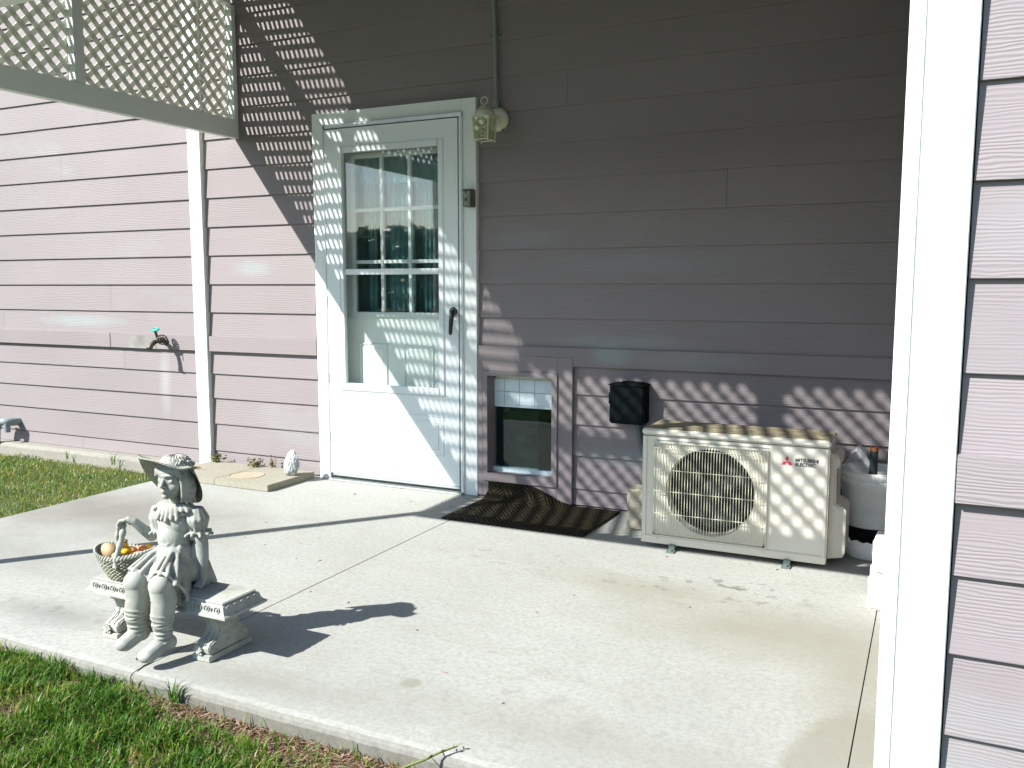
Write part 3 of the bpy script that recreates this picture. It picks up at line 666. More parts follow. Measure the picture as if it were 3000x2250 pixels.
# front screen, parallel to the wall
front = thing('lattice_screen', (-2.0, -2.4, 1.95), 'front lattice screen above the patio edge, only its bottom rail showing at top left corner', 'lattice')
for sgn, y in ((1, -2.4285), (-1, -2.4355)):
    for P in strips(-3.86, -0.075, 1.985, 3.22, sgn, w=0.0205 if sgn > 0 else 0.030, phase=0.03):  # rising laths narrowed to stretch the light spots into diagonal streaks
        MB().prism([(u, y, z) for u, z in P], [(u, y + 0.0062, z) for u, z in P]).build('lath_strip', 'lattice', front)
yo, yi = -2.4215, -2.376
MB().box(-3.80, -0.072, yo, yi, 1.960, 2.052).build('bottom_rail', 'frame_paint', front, 0.002)
MB().box(-3.80, -0.072, yo, yi, 2.79, 2.875).build('middle_rail', 'frame_paint', front, 0.002)
MB().box(-3.80, -0.072, yo, yi, 3.20, 3.4195).build('top_beam', 'frame_paint', front, 0.002)
for a in (-2.665, -1.35):
    for z0, z1 in ((2.0525, 2.7895), (2.8755, 3.1995)): MB().box(a, a + .10, yo, yi, z0, z1).build('upright', 'frame_paint', front, 0.002)
post = MB().box(-3.872, -3.8215, -2.4215, -2.3725, -0.06, 3.4195).build('porch_post', 'frame_paint', None, 0.003)
tag(post, 'slim white porch post where the two lattice screens meet, left of the patio', 'post')

# ------------------------------------------------------------------ wall fixtures
# conduit
cd = thing('conduit', (-2.10, 0, 2.0), 'grey-green electrical conduit running up the wall above the lantern', 'conduit')
MB().tube([(-2.083, -0.030, 2.055), (-2.084, -0.026, 2.10), (-2.090, -0.022, 2.35), (-2.098, -0.022, 2.6), (-2.100, -0.022, 3.3)], 0.0112, 12).build('pipe', 'conduit', cd, 0, True)
MB().tube([(-2.083, -0.031, 2.048), (-2.0838, -0.029, 2.085)], 0.0165, 12).build('coupling', 'conduit', cd, 0, True)
st = MB().tube([(-2.0915, -0.022, 2.405), (-2.092, -0.022, 2.418)], 0.0135, 12); st.box(-2.119, -2.065, -0.012, -0.007, 2.403, 2.420).build('strap', 'conduit', cd)
for x in (-2.115, -2.067): MB().ell((x, -0.013, 2.4115), .0038, 8, 6).build('screw', 'gap', cd)
# lantern
ln = thing('wall_lantern', (-2.05, 0, 1.95), 'cream caged glass wall lantern beside the top of the door', 'lamp')
pl = MB(); n = 72; rings = []
for (r, y) in ((0.056, -0.004), (0.0605, -0.010), (0.060, -0.018), (0.050, -0.028), (0.030, -0.032), (0.004, -0.034)):
    rings.append([(-2.080 + r * (1 + (0.035 * math.cos(18 * 2 * PI * i / n) if r > .058 else 0)) * math.cos(2 * PI * i / n), y, 1.990 + r * (1 + (0.035 * math.cos(18 * 2 * PI * i / n) if r > .058 else 0)) * math.sin(2 * PI * i / n)) for i in range(n)])
pl.loft(rings).build('back_plate', 'lamp', ln, 0, True)
MB().ell((-2.050, -0.02, 1.937), .005, 8, 6).build('screw', 'gap', ln)
cx, cyy = -2.086, -0.155
arm = MB().tube([(-2.080, -0.03, 1.99), (-2.082, -0.075, 2.005), (-2.084, -0.11, 2.01), (cx, cyy, 2.005)], 0.009, 10); arm.build('arm', 'lamp', ln, 0, True)
MB().lathe([(0.0, 0.048), (0.010, 0.046), (0.016, 0.040), (0.030, 0.030), (0.043, 0.018), (0.050, 0.010), (0.052, -0.010), (0.052, -0.016), (0.0, -0.016)], (cx, cyy, 1.993), n=24).build('dome_cap', 'lamp', ln, 0, True)
MB().torus((cx, cyy, 2.060), 0.0185, 0.0030, (0, -1, 0.0), 24, 8).build('ring', 'lamp', ln, 0, True)
def sq(r, z): return [(cx - r, cyy - r, z), (cx + r, cyy - r, z), (cx + r, cyy + r, z), (cx - r, cyy + r, z)]
ht, hb_, zt, zb = 0.0455, 0.0385, 1.977, 1.868
tf = MB().box(cx - ht - .005, cx + ht + .005, cyy - ht - .005, cyy + ht + .005, zt - .002, zt + .004); tf.build('cage_top', 'lamp', ln, .001)
bf = MB()
for i in range(4):
    a = sq(hb_, zb)[i]; b = sq(hb_, zb)[(i + 1) % 4]; bf.tube([a, b], 0.0034, 6)
bf.build('cage_bottom', 'lamp', ln)
for i in range(4):
    MB().tube([sq(hb_, zb)[i], sq(ht, zt)[i]], 0.0036, 6).build('cage_bar', 'lamp', ln)
    MB().ell((sq(hb_, zb)[i][0], sq(hb_, zb)[i][1], zb - .006), .0042, 8, 6).build('knob', 'lamp', ln)
for i in range(4):
    a, b = sq(hb_ - .001, zb), sq(ht - .001, zt); j = (i + 1) % 4
    q = [Vector(a[i]), Vector(a[j]), Vector(b[j]), Vector(b[i])]; nrm = (q[1] - q[0]).cross(q[2] - q[0]).normalized() * .0012
    MB().prism(q, [p + nrm for p in q]).build('glass_pane', 'lampglass', ln)
bb = MB(); bb.tube([(cx, cyy, 1.968), (cx, cyy, 1.945)], .012, 12)
pts = [(cx + .011 * math.cos(t), cyy + .011 * math.sin(t), 1.944 - .0032 * t) for t in [k * .35 for k in range(60)]]
bb.tube([p for p in pts if p[2] > 1.885], .0055, 6); bb.build('bulb', 'bulb', ln, 0, True)
# lockbox
lb = thing('key_lockbox', (-2.22, -0.03, 1.59), 'small olive push-button key lockbox fixed to the right door trim', 'lockbox')
MB().box(-2.250, -2.204, -0.092, -0.0305, 1.548, 1.640).build('body', 'lockbox', lb, .003)
MB().box(-2.2475, -2.2065, -0.0935, -0.0915, 1.5555, 1.6375).build('faceplate', 'lockface', lb, .0006)
MB().box(-2.2465, -2.2075, -0.0965, -0.0936, 1.6265, 1.6345).build('latch_bar', 'black', lb, .0006)
MB().box(-2.231, -2.223, -0.0965, -0.0936, 1.6145, 1.6262).build('slider', 'black', lb, .0006)
for k in range(5):
    for x in (-2.2405, -2.2155): MB().lathe([(0.0, 0), (.0032, 0), (.0032, .002), (0, .002)], (x, -0.0936, 1.608 - k * .0108), (0, -1, 0), 8).build('button', 'black', lb)
MB().box(-2.232, -2.222, -0.0962, -0.0936, 1.575, 1.594).build('dial', 'black', lb, .0006)
# black box
bx = thing('junction_box', (-1.34, 0, 0.45), 'black plastic junction box on the pink wall above the heat pump', 'junction box')
b_ = MB(); zc = 0.463
b_.box(-1.428, -1.252, -0.098, 0.0, zc, 0.655).build('body', 'blackbox', bx, .007, 3)
ld = MB(); n = 10
ld.loft([[(x, y, z) for (x, z) in ((-1.432, 0.652), (-1.430, 0.659), (-1.39, 0.666), (-1.34, 0.668), (-1.29, 0.666), (-1.250, 0.659), (-1.248, 0.652))] for y in (-0.102, -0.0)]); ld.build('lid', 'blackbox', bx)
MB().box(-1.4335, -1.4285, -.09, -.06, .56, .615).build('latch', 'blackbox', bx, .001)
MB().box(-1.385, -1.375, -.06, -.05, .668, .678).build('screw', 'alu', bx)
MB().box(-1.236 - .012, -1.2515, -.09, -.05, .475, .50).build('knockout', 'blackbox', bx, .001)
MB().tube([(-1.292, -0.045, 0.462), (-1.291, -0.045, 0.442)], .020, 14).build('coupling', 'dkconduit', bx, 0, True)
MB().tube([(-1.291, -0.045, 0.462), (-1.288, -0.045, 0.42), (-1.277, -0.05, 0.37), (-1.258, -0.06, 0.32), (-1.23, -0.075, 0.27), (-1.19, -0.10, 0.235), (-1.12, -.14, .225), (-1.05, -.2, .23)], .0145, 12).build('flexible_conduit', 'dkconduit', bx, 0, True)
# hose faucet
fc = thing('hose_faucet', (-4.49, 0, 0.79), 'bronze garden faucet with a teal wheel on the sunlit pink wall', 'faucet')
MB().lathe([(0, 0), (.020, 0), (.020, .006), (.010, .008), (.010, .05), (0, .05)], (-4.49, -.022, .785), (0, -1, 0), 14).build('pipe', 'brass', fc, 0, True)
MB().chain([((-4.488, -.060, .790), .0135), ((-4.486, -.078, .792), .012)]).build('body', 'brass', fc, 0, True)
MB().tube([(-4.486, -.072, .790), (-4.490, -.094, .783), (-4.494, -.112, .768), (-4.496, -.120, .752)], [.011, .012, .0125, .014], 12).build('spout', 'brass', fc, 0, True)
MB().torus((-4.4962, -.1205, .751), .013, .003, (0.05, .45, .89), 16, 6).build('spout_ring', 'brass', fc, 0, True)
MB().tube([(-4.486, -.075, .797), (-4.482, -.092, .838)], .0065, 10).build('stem', 'brass', fc, 0, True)
w_ = MB(); ax = Vector((0.08, -.38, .92)).normalized(); w_.torus((-4.481, -.094, .845), .0175, .0042, ax, 22, 8)
q = Vector((0, 0, 1)).rotation_difference(ax)
for k in range(3):
    d = q @ Vector((math.cos(k * PI / 3), math.sin(k * PI / 3), 0)); c0 = Vector((-4.481, -.094, .845)); w_.tube([c0 - d * .017, c0 + d * .017], .0032, 6)
w_.build('wheel', 'teal', fc, 0, True)
w_ = MB(); ax = Vector((0.85, -.45, .25)).normalized(); w_.torus((-4.455, -.075, .795), .024, .0028, ax, 22, 6); w_.torus((-4.455, -.075, .795), .011, .0025, ax, 14, 6)
q = Vector((0, 0, 1)).rotation_difference(ax)
for k in range(4):
    d = q @ Vector((math.cos(k * PI / 4), math.sin(k * PI / 4), 0)); c0 = Vector((-4.455, -.075, .795)); w_.tube([c0 - d * .023, c0 + d * .023], .0022, 5)
w_.tube([(-4.486, -.075, .79), (-4.455, -.075, .795)], .006, 8); w_.build('vacuum_breaker_wheel', 'brass', fc, 0, True)
for _c in list(fc.children):
    _c.data.transform(Matrix.Translation((-4.488, -.0225, .79)) @ Matrix.Scale(1.28, 4) @ Matrix.Translation((4.488, .0225, -.79)))
# patch of bare board beside the faucet
pt = MB(); pts_ = [(-4.83, .7295), (-4.825, .765), (-4.805, .795), (-4.77, .812), (-4.72, .815), (-4.66, .813), (-4.61, .80), (-4.58, .77), (-4.575, .7295)]
pt.prism([(x, -.0236, z) for x, z in pts_], [(x, -.0219, z) for x, z in pts_]); o = pt.build('bare_patch', simple('grey_filler_patch', (0.195, 0.187, 0.178), .8, var=.3), house)
# pvc pipe at far left
pv = thing('pvc_pipe', (-6.08, -.06, 0), 'grey pvc pipe with two elbows against the wall at far left', 'pipe')
MB().tube([(-6.155, -.10, -.12), (-6.128, -.10, .115)], .0215, 14).build('pipe', 'pvc', pv, 0, True)
MB().tube([(-6.130, -.10, .100), (-6.126, -.10, .150), (-6.120, -.10, .158), (-6.095, -.10, .160)], .0285, 14).build('elbow', 'pvc', pv, 0, True)
MB().tube([(-6.095, -.10, .160), (-6.075, -.10, .160)], .0225, 14).build('joint', 'pvcw', pv, 0, True)
MB().tube([(-6.075, -.10, .160), (-6.035, -.10, .159), (-6.022, -.09, .157), (-6.020, -.06, .155), (-6.020, -.0, .152)], .0285, 14).build('elbow', 'pvc', pv, 0, True)
MB().tube([(-6.022, -.098, .150), (-6.022, -.098, .085)], .022, 14).build('stub', 'pvc', pv, 0, True)

# ------------------------------------------------------------------ heat pump
ac = thing('heat_pump_unit', (-.73, -.41, 0), 'cream outdoor heat pump unit with round fan grille standing on the patio', 'heat pump')
ax0, ax1, ay0, ay1, az0, az1 = -1.112, -0.352, -0.542, -0.285, 0.028, 0.500
fx, fz, fr_ = -0.822, 0.268, 0.187
# front panel with round opening
def front_panel():
    mb = MB(); n = 64; ring = []
    outer = []
    for i in range(n):
        a = 2 * PI * i / n; d = (math.cos(a), math.sin(a)); ring.append((fx + fr_ * d[0], fz + fr_ * d[1]))
        X0, X1, Z0, Z1 = ax0, ax1, az0, az1
        t = min(((X1 - fx) / d[0] if d[0] > 1e-9 else 9e9), ((X0 - fx) / d[0] if d[0] < -1e-9 else 9e9), ((Z1 - fz) / d[1] if d[1] > 1e-9 else 9e9), ((Z0 - fz) / d[1] if d[1] < -1e-9 else 9e9))
        outer.append((fx + t * d[0], fz + t * d[1]))
    V = [(x, ay0, z) for x, z in ring] + [(x, ay0, z) for x, z in outer] + [(ax0, ay0, az0), (ax1, ay0, az0), (ax1, ay0, az1), (ax0, ay0, az1)]
    F = []
    for i in range(n):
        j = (i + 1) % n; F.append((i, j, n + j, n + i))
        a, b = outer[i], outer[j]
        for k, c_ in enumerate(((ax0, az0), (ax1, az0), (ax1, az1), (ax0, az1))):
            on = lambda p, c: abs(p[0] - c[0]) < 1e-6 or abs(p[1] - c[1]) < 1e-6
            if on(a, c_) and on(b, c_) and not (abs(a[0] - b[0]) < 1e-6 or abs(a[1] - b[1]) < 1e-6): F.append((n + i, n + j, 2 * n + k))
    mb.add(V, F); return mb
fp = front_panel(); n = 64
# recessed throat
th = [[(fx + fr_ * s * math.cos(2 * PI * i / n), y, fz + fr_ * s * math.sin(2 * PI * i / n)) for i in range(n)] for s, y in ((1.0, ay0), (.985, ay0 + .012), (.97, ay0 + .05))]
fp.loft(th, False)
fp.build('front_panel', 'ac', ac)
rd = 0.012
body = MB()
prof = [(ax0, ay0), (ax0, ay1), (ax1, ay1), (ax1, ay0)]
for (a, b) in zip(prof, prof[1:]):
    body.add([(a[0], a[1], az0), (b[0], b[1], az0), (b[0], b[1], az1), (a[0], a[1], az1)], [(0, 1, 2, 3)])
body.add([(ax0, ay0, az0), (ax1, ay0, az0), (ax1, ay1, az0), (ax0, ay1, az0)], [(0, 1, 2, 3)])
body.build('side_panels', 'ac', ac)
# rounded front corner posts
for x in (ax0, ax1):
    MB().box(x - .004 if x == ax0 else x - .022, x + .022 if x == ax0 else x + .004, ay0 - .004, ay0 + .022, az0 - .002, az1 - .001).build('corner_edge', 'ac', ac, .007, 3)
MB().box(ax0 - .006, ax1 + .006, ay0 - .007, ay1 + .006, az1, az1 + .026).build('top_cover', 'ac', ac, .006, 3)
MB().box(ax0 + .004, ax1 - .004, ay0 + .004, ay1 - .004, az1 + .0262, az1 + .0275).build('dirt_layer', 'ac_top', ac)
MB().box(ax0, ax1, ay0 - .0048, ay0 - .0042, az1 - .0045, az1 - .0015).build('cover_seam', 'gap', ac)
MB().box(ax0 - .004, ax1 + .003, ay0 - .0052, ay0 + .02, az0 - .004, az0 + .030).build('base_lip', 'ac', ac, .003)
# fan
MB().lathe([(0, 0), (fr_ * .975, 0), (fr_ * .975, -.002), (0, -.002)], (fx, ay0 + .105, fz), (0, 1, 0), 40).build('fan_shroud', 'ac_dark', ac)
cyl = [[(fx + fr_ * .972 * math.cos(2 * PI * i / n), y, fz + fr_ * .972 * math.sin(2 * PI * i / n)) for i in range(n)] for y in (ay0 + .05, ay0 + .103)]
MB().loft(cyl, False).build('fan_throat', 'ac_dark', ac)
fan = MB().lathe([(0, 0), (.048, 0), (.045, -.03), (.03, -.04), (0, -.042)], (fx, ay0 + .095, fz), (0, 1, 0), 24).build('fan_hub', 'ac_fan', ac, 0, True)
for k in range(3):
    a0 = k * 2 * PI / 3 + .5; mb = MB(); rings = []
    for j in range(9):
        r = .04 + (fr_ * .93 - .04) * j / 8; w = .35 + .65 * (j / 8) ** .7; row = []
        for i in range(9):
            t = (i / 8 - .5) * 1.25 * w + a0 + .35 * (j / 8) ** 2; row.append((fx + r * math.cos(t), ay0 + .062 + .030 * (i / 8), fz + r * math.sin(t)))
        rings.append(row)
    for j in range(8):
        for i in range(8): pass
    V = [p for row in rings for p in row]; F = [(j * 9 + i, j * 9 + i + 1, (j + 1) * 9 + i + 1, (j + 1) * 9 + i) for j in range(8) for i in range(8)]
    o = mb.add(V, F).build('blade', 'ac_fan', fan, 0, True); s_ = o.modifiers.new('s', 'SOLIDIFY'); s_.thickness = .003
# grille of wires
gxa, gxb, gza, gzb = -1.064, -0.586, 0.060, 0.470
gr_ = MB()
for (a, b) in (((gxa, gza), (gxb, gza)), ((gxb, gza), (gxb, gzb)), ((gxb, gzb), (gxa, gzb)), ((gxa, gzb), (gxa, gza))):
    gr_.tube([(a[0], ay0 - .006, a[1]), (b[0], ay0 - .006, b[1])], .0032, 6)
grille = gr_.build('fan_grille', 'ac', ac, 0, True)
nw = 39
for k in range(nw):
    x = gxa + .010 + (gxb - gxa - .020) * k / (nw - 1)
    MB().tube([(x, ay0 - .004, gza + .004), (x, ay0 - .018, gza + .016), (x, ay0 - .024, gza + .030), (x, ay0 - .026, .27), (x, ay0 - .024, gzb - .036), (x, ay0 - .018, gzb - .020), (x, ay0 - .003, gzb - .008)], .00155, 5).build('grille_wire', 'ac_wire', grille)
for z in (gza + .018, .164, .262, .355, gzb - .022):
    MB().tube([(gxa + .006, ay0 - .0225, z), (gxb - .006, ay0 - .0225, z)], .0017, 5).build('cross_wire', 'ac_wire', grille)
for (x, z) in ((gxa + .006, gza + .012), (gxb - .008, gza + .010)):
    MB().lathe([(0, 0), (.006, 0), (.005, .005), (0, .006)], (x, ay0 - .008, z), (0, -1, 0), 10).build('screw', 'brass', grille)
for (x, z) in ((-1.046, .045), (-.598, .045), (gxa + .012, gzb + .006)):
    MB().lathe([(0, 0), (.0042, 0), (.004, .003), (0, .003)], (x, ay0 - .0055, z), (0, -1, 0), 10).build('screw', 'alu', ac)
MB().box(gxa + .01, gxb + .004, ay0 - .0025, ay0 - .0003, gzb + .0085, gzb + .0105).build('emboss_line', 'conduit', ac)
# valve cover on the right side
vc = MB(); ya, yb = -.470, -.300
prof = [(0.0, az0 + .004), (.058, az0 + .012), (.066, az0 + .030), (.066, .235), (.056, .248), (.026, .262), (.024, .40), (.036, .415), (.036, .445), (.020, .465), (0, .470)]
vc.loft([[(ax1 + .0005 + dx * k, y, z) for dx, z in prof] for y, k in ((ya - .012, .55), (ya, 1.0), (yb, 1.0), (yb + .008, .7))]); vc.build('valve_cover', 'ac', ac, 0, False)
MB().box(ax1 + .0245, ax1 + .0275, -.462, -.425, .395, .425).build('hand_grip', 'gap', ac)
for k in range(10): MB().box(ax1 + .0245, ax1 + .0265, -.440, -.425, .268 + k * .0115, .2735 + k * .0115).build('vent_slot', 'gap', ac)
MB().box(ax1 + .0042, ax1 + .0050, ay0 + .024, ay0 + .0265, az0 + .01, az1 - .005).build('panel_seam', 'gap', ac)
for x in (-.975, -.497):
    MB().box(x - .018, x + .018, -.590, -.25, .0008, .006).box(x - .013, x + .013, -.560, -.27, .006, .0285).build('foot', 'foot', ac, .001)
    MB().tube([(x, -.575, .006), (x, -.575, .012)], .008, 8).build('bolt', 'foot', ac)
# emblem and lettering printed on the casing
lx, lz = -0.5115, 0.4345
for ang in (90, 210, 330):
    s = .0135; c30 = math.cos(R(30))
    pts = [(0, 0), (s * 2 * .5, s * 2 * c30 * 0)]
    d = Vector((math.cos(R(ang)), math.sin(R(ang)))); e = Vector((-d.y, d.x)); L = .0245; Wd = L * math.tan(R(30)) / 1.0
    P = [Vector((0, 0)), d * L * .5 + e * Wd * .5, d * L, d * L * .5 - e * Wd * .5]
    MB().prism([(lx + p.x, ay0 - .0016, lz - .004 + p.y) for p in P], [(lx + p.x, ay0 - .0004, lz - .004 + p.y) for p in P]).build('emblem_diamond', 'red', ac)
def lettering(text, size, loc, rot, mat, parent, extrude=.0003, sx=1.0, bold=.0):
    cu = bpy.data.curves.new('lettering', 'FONT'); cu.body = text; cu.size = size; cu.extrude = extrude; cu.offset = bold; cu.space_character = .98
    t = bpy.data.objects.new('lettering_tmp', cu); col.objects.link(t)
    dg = bpy.context.evaluated_depsgraph_get(); me = bpy.data.meshes.new_from_object(t.evaluated_get(dg)); bpy.data.objects.remove(t)
    mt = Matrix.Translation(loc) @ rot @ Matrix.Diagonal((sx, 1, 1, 1)); me.transform(mt); me.materials.clear()
    return link('lettering', me, mat, parent)
rx = Matrix.Rotation(PI / 2, 4, 'X')
lettering('MITSUBISHI', .0195, (-0.4795, ay0 - .0016, .4345), rx, 'ink', ac, sx=.93, bold=.0006)
lettering('ELECTRIC', .0195, (-0.4795, ay0 - .0016, .4165), rx, 'ink', ac, sx=.93, bold=.0006)

# ------------------------------------------------------------------ things round the heat pump
def rough_block(name, x0, x1, y0, y1, z0, z1, mat, amp=.004, parent=None, cuts=6, seed=0, taper=0.0):
    bm = bmesh.new(); bmesh.ops.create_cube(bm, size=1)
    bmesh.ops.bevel(bm, geom=bm.edges[:], offset=.05, segments=1, affect='EDGES')
    bmesh.ops.subdivide_edges(bm, edges=bm.edges[:], cuts=cuts, use_grid_fill=True)
    for v in bm.verts:
        p = v.co.copy(); w = Vector((x0 + (p.x + .5) * (x1 - x0), y0 + (p.y + .5) * (y1 - y0), z0 + (p.z + .5) * (z1 - z0)))
        n_ = noise.noise_vector(w * 28 + Vector((seed, 0, 0))) * amp + noise.noise_vector(w * 9 + Vector((0, seed, 0))) * amp * 1.4
        if p.z < -.49: n_.z = 0
        v.co = w + n_
    me = bpy.data.meshes.new(name); bm.to_mesh(me); bm.free(); return link(name, me, mat, parent)
o = rough_block('stone_block', -1.262, -1.150, -.315, -.18, .0, .195, simple('rough_tan_concrete_block', (0.27, 0.25, 0.19), .9, bscale=50, bstr=1.0, var=.35), .006, seed=3)
tag(o, 'rough tan concrete block standing behind the left end of the heat pump', 'block')
o = rough_block('white_block', -.166, -.066, -.935, -.76, 0, .122, 'whitestone', .006, seed=8); tag(o, 'lower of the rough white blocks stacked against the white corner board', 'block')
o = rough_block('white_block', -.158, -.068, -.885, -.70, .124, .232, 'whitestone', .006, seed=18); tag(o, 'upper rough white block resting on another beside the corner board', 'block')
o = rough_block('grey_block', -.125, -.066, -.80, -.69, .234, .268, 'curb', .003, seed=5); tag(o, 'small grey block on top of the white block stack', 'block')
# bucket with pipe and bag
bk = thing('bucket', (-.195, -.16, .10), 'white plastic bucket wedged behind the heat pump, in shade', 'bucket')
bc = (-.205, -.165); prof = [(.0, .118), (.108, .118), (.112, .124), (.130, .300), (.136, .306), (.136, .322), (.131, .326), (.136, .330), (.137, .352), (.133, .356), (.129, .352), (.127, .30), (.106, .13), (0, .128)]
MB().lathe(prof, (bc[0], bc[1], 0), n=40).build('body', 'bucket', bk, 0, True)
MB().torus((bc[0], bc[1], .356), .1335, .0035, n=40, m=6).build('rim', 'bucket', bk, 0, True)
ps = thing('insulated_pipe', (-.215, -.18, .12), 'dark insulated pipe with copper ring sticking out of the white bucket', 'pipe')
MB().tube([(-.205, -.17, .13), (-.206, -.185, .30), (-.206, -.19, .448)], .0165, 14).build('insulation', 'darkpipe', ps, 0, True)
MB().lathe([(.011, -.012), (.0175, -.012), (.0175, .004), (.011, .004), (.011, -.012)], (-.206, -.19, .452), n=18).build('copper_ring', 'copper', ps, 0, True)
bg_ = MB(); n = 26
for j in range(9):
    t = j / 8
    for i in range(n):
        a = 2 * PI * i / n; r = (.062 * (1 - t) ** .8 + .004) * (1 + .22 * math.sin(5 * a + j) + .12 * math.sin(9 * a)); bg_.v.append((-.275 + .012 * t + r * math.cos(a), -.185 + r * .7 * math.sin(a), .335 + .125 * t))
for j in range(8):
    for i in range(n): a = j * n + i; b = j * n + (i + 1) % n; bg_.f.append((a, b, b + n, a + n))
o = bg_.build('plastic_bag', 'film', None, 0, True); tag(o, 'clear crumpled plastic bag peaking above the bucket rim', 'bag')
tg = MB().prism([(-.20, -.300, .352), (-.165, -.303, .350), (-.17, -.306, .318), (-.188, -.304, .322)], [(-.20, -.3015, .353), (-.165, -.3045, .351), (-.17, -.3075, .319), (-.188, -.3055, .323)]).build('film_flap', 'film', bk)
# torn foam tub in front, dark crate under the bucket
ct = MB(); n = 48; rings = []
for k, (r, z) in enumerate(((.092, .001), (.100, .008), (.108, .045), (.112, .080), (.101, .078), (.096, .045), (.088, .015))):
    rings.append([(-.195 + r * 1.05 * math.cos(2 * PI * i / n), -.265 + r * .8 * math.sin(2 * PI * i / n), z + ((.022 * noise.noise(Vector((i * .45, 2, 0))) + .012 * noise.noise(Vector((i * 1.7, 7, 0)))) if z > .07 else 0)) for i in range(n)])
o = ct.loft(rings).build('foam_tub', 'foam', None, 0, True); tag(o, 'torn white foam tub with ragged rim on the patio below the bucket', 'tub')
o = box('black_tray', -.305, -.085, -.262, -.045, .001, .117, 'blackbox', None, .004); tag(o, 'black plastic tray under the white bucket', 'tray')

# ------------------------------------------------------------------ door mat, bent up against the wall
mt = MB(); nx, ny = 60, 40; x0m, x1m = -2.128, -1.383
def sm(t): t = max(0, min(1, t)); return t * t * (3 - 2 * t)
for j in range(ny + 1):
    v_ = j / ny
    for i in range(nx + 1):
        u = i / nx; x = x0m + (x1m - x0m) * u
        climb = 1 - sm((u - .30) / .38)            # left part climbs the wall
        yb = -0.036; ln_ = .50 * v_
        reach = .497 - .070 * climb
        if ln_ <= reach: y = -.530 + ln_ * ((.530 + yb) / .497) * 1.0; z = 0.0025
        y = -.530 + (.530 + yb) * min(1, v_ * .50 / reach); z = .0025 + climb * .088 * sm((v_ - .72) / .28)
        z += .0015 * math.sin(u * 9) * (1 - v_)
        y = min(y, yb); mt.v.append((x - .010 * (1 - v_), y, z))
for j in range(ny):
    for i in range(nx): a = j * (nx + 1) + i; mt.f.append((a, a + 1, a + nx + 2, a + nx + 1))
o = mt.build('door_mat', 'mat', None, 0, True); s_ = o.modifiers.new('s', 'SOLIDIFY'); s_.thickness = .006; s_.offset = 1
uvl = o.data.uv_layers.new(name='UVMap')
for l in o.data.loops:
    vi = l.vertex_index; uvl.data[l.index].uv = ((vi % (nx + 1)) / nx * .75, (vi // (nx + 1)) / ny * .5)
tag(o, 'dark brown ribbed rubber mat under the small window, rear edge curled up the wall', 'door mat')

# ------------------------------------------------------------------ pavers, rock, weeds by the corner board
for (a, b, lab, s) in ((-3.685, -3.290, 'tan square paver with rust ring on it, nearest the door', 2), (-4.085, -3.690, 'tan square paver beside the white corner board, behind the statue hat', 4)):
    y0 = -.458 if s == 2 else -.452
    o = MB().box(a, b, y0, -.050, .001, .038 - (.0015 if s == 4 else 0)).build('paver', 'paver', None, .0025); tag(o, lab, 'paver', 'pavers laid along the wall beside the door')
    if s == 2: PV = o
rg_ = MB(); c0 = (-3.582, -.300, .0385)
n = 48; rings = [[(c0[0] + r * math.cos(2 * PI * i / n), c0[1] + r * math.sin(2 * PI * i / n), z) for i in range(n)] for r, z in ((.0985, .0384), (.1000, .0402), (.1015, .0384))]
rg_.loft(rings, False); rg_.build('ring_stain', 'rust', PV)
pw = MB(); pw.loft([[(c0[0] + r * math.cos(2 * PI * i / n), c0[1] + r * math.sin(2 * PI * i / n), z) for i in range(n)] for r, z in ((.097, .0383), (.0965, .0388))]); pw.build('rust_disc', simple('faint_rust_tint', (0.315, 0.275, 0.205), .9, var=.12), PV)
# rock
bm = bmesh.new(); bmesh.ops.create_icosphere(bm, subdivisions=5, radius=1)
for v in bm.verts:
    p = v.co.copy(); f = 1 + .16 * noise.noise(p * 1.7 + Vector((4, 0, 0))) + .10 * noise.noise(p * 4) + .05 * noise.noise(p * 9)
    f += .05 * abs(noise.noise(p * 2.6 + Vector((9, 1, 2))))
    q = Vector((p.x * .046, p.y * .036, p.z * .078)) * f; q.x += .016 * (p.z + 1) * .6
    w_ = .85 + .25 * (1 - p.z) * .5
    v.co = Vector((-3.352 + q.x * w_, -.190 + q.y * w_, max(.0385, .103 + q.z)))
me = bpy.data.meshes.new('rock'); bm.to_mesh(me); bm.free(); o = link('rock', me, 'rock')
tag(o, 'upright pale grey rock standing on the paver left of the door', 'rock')
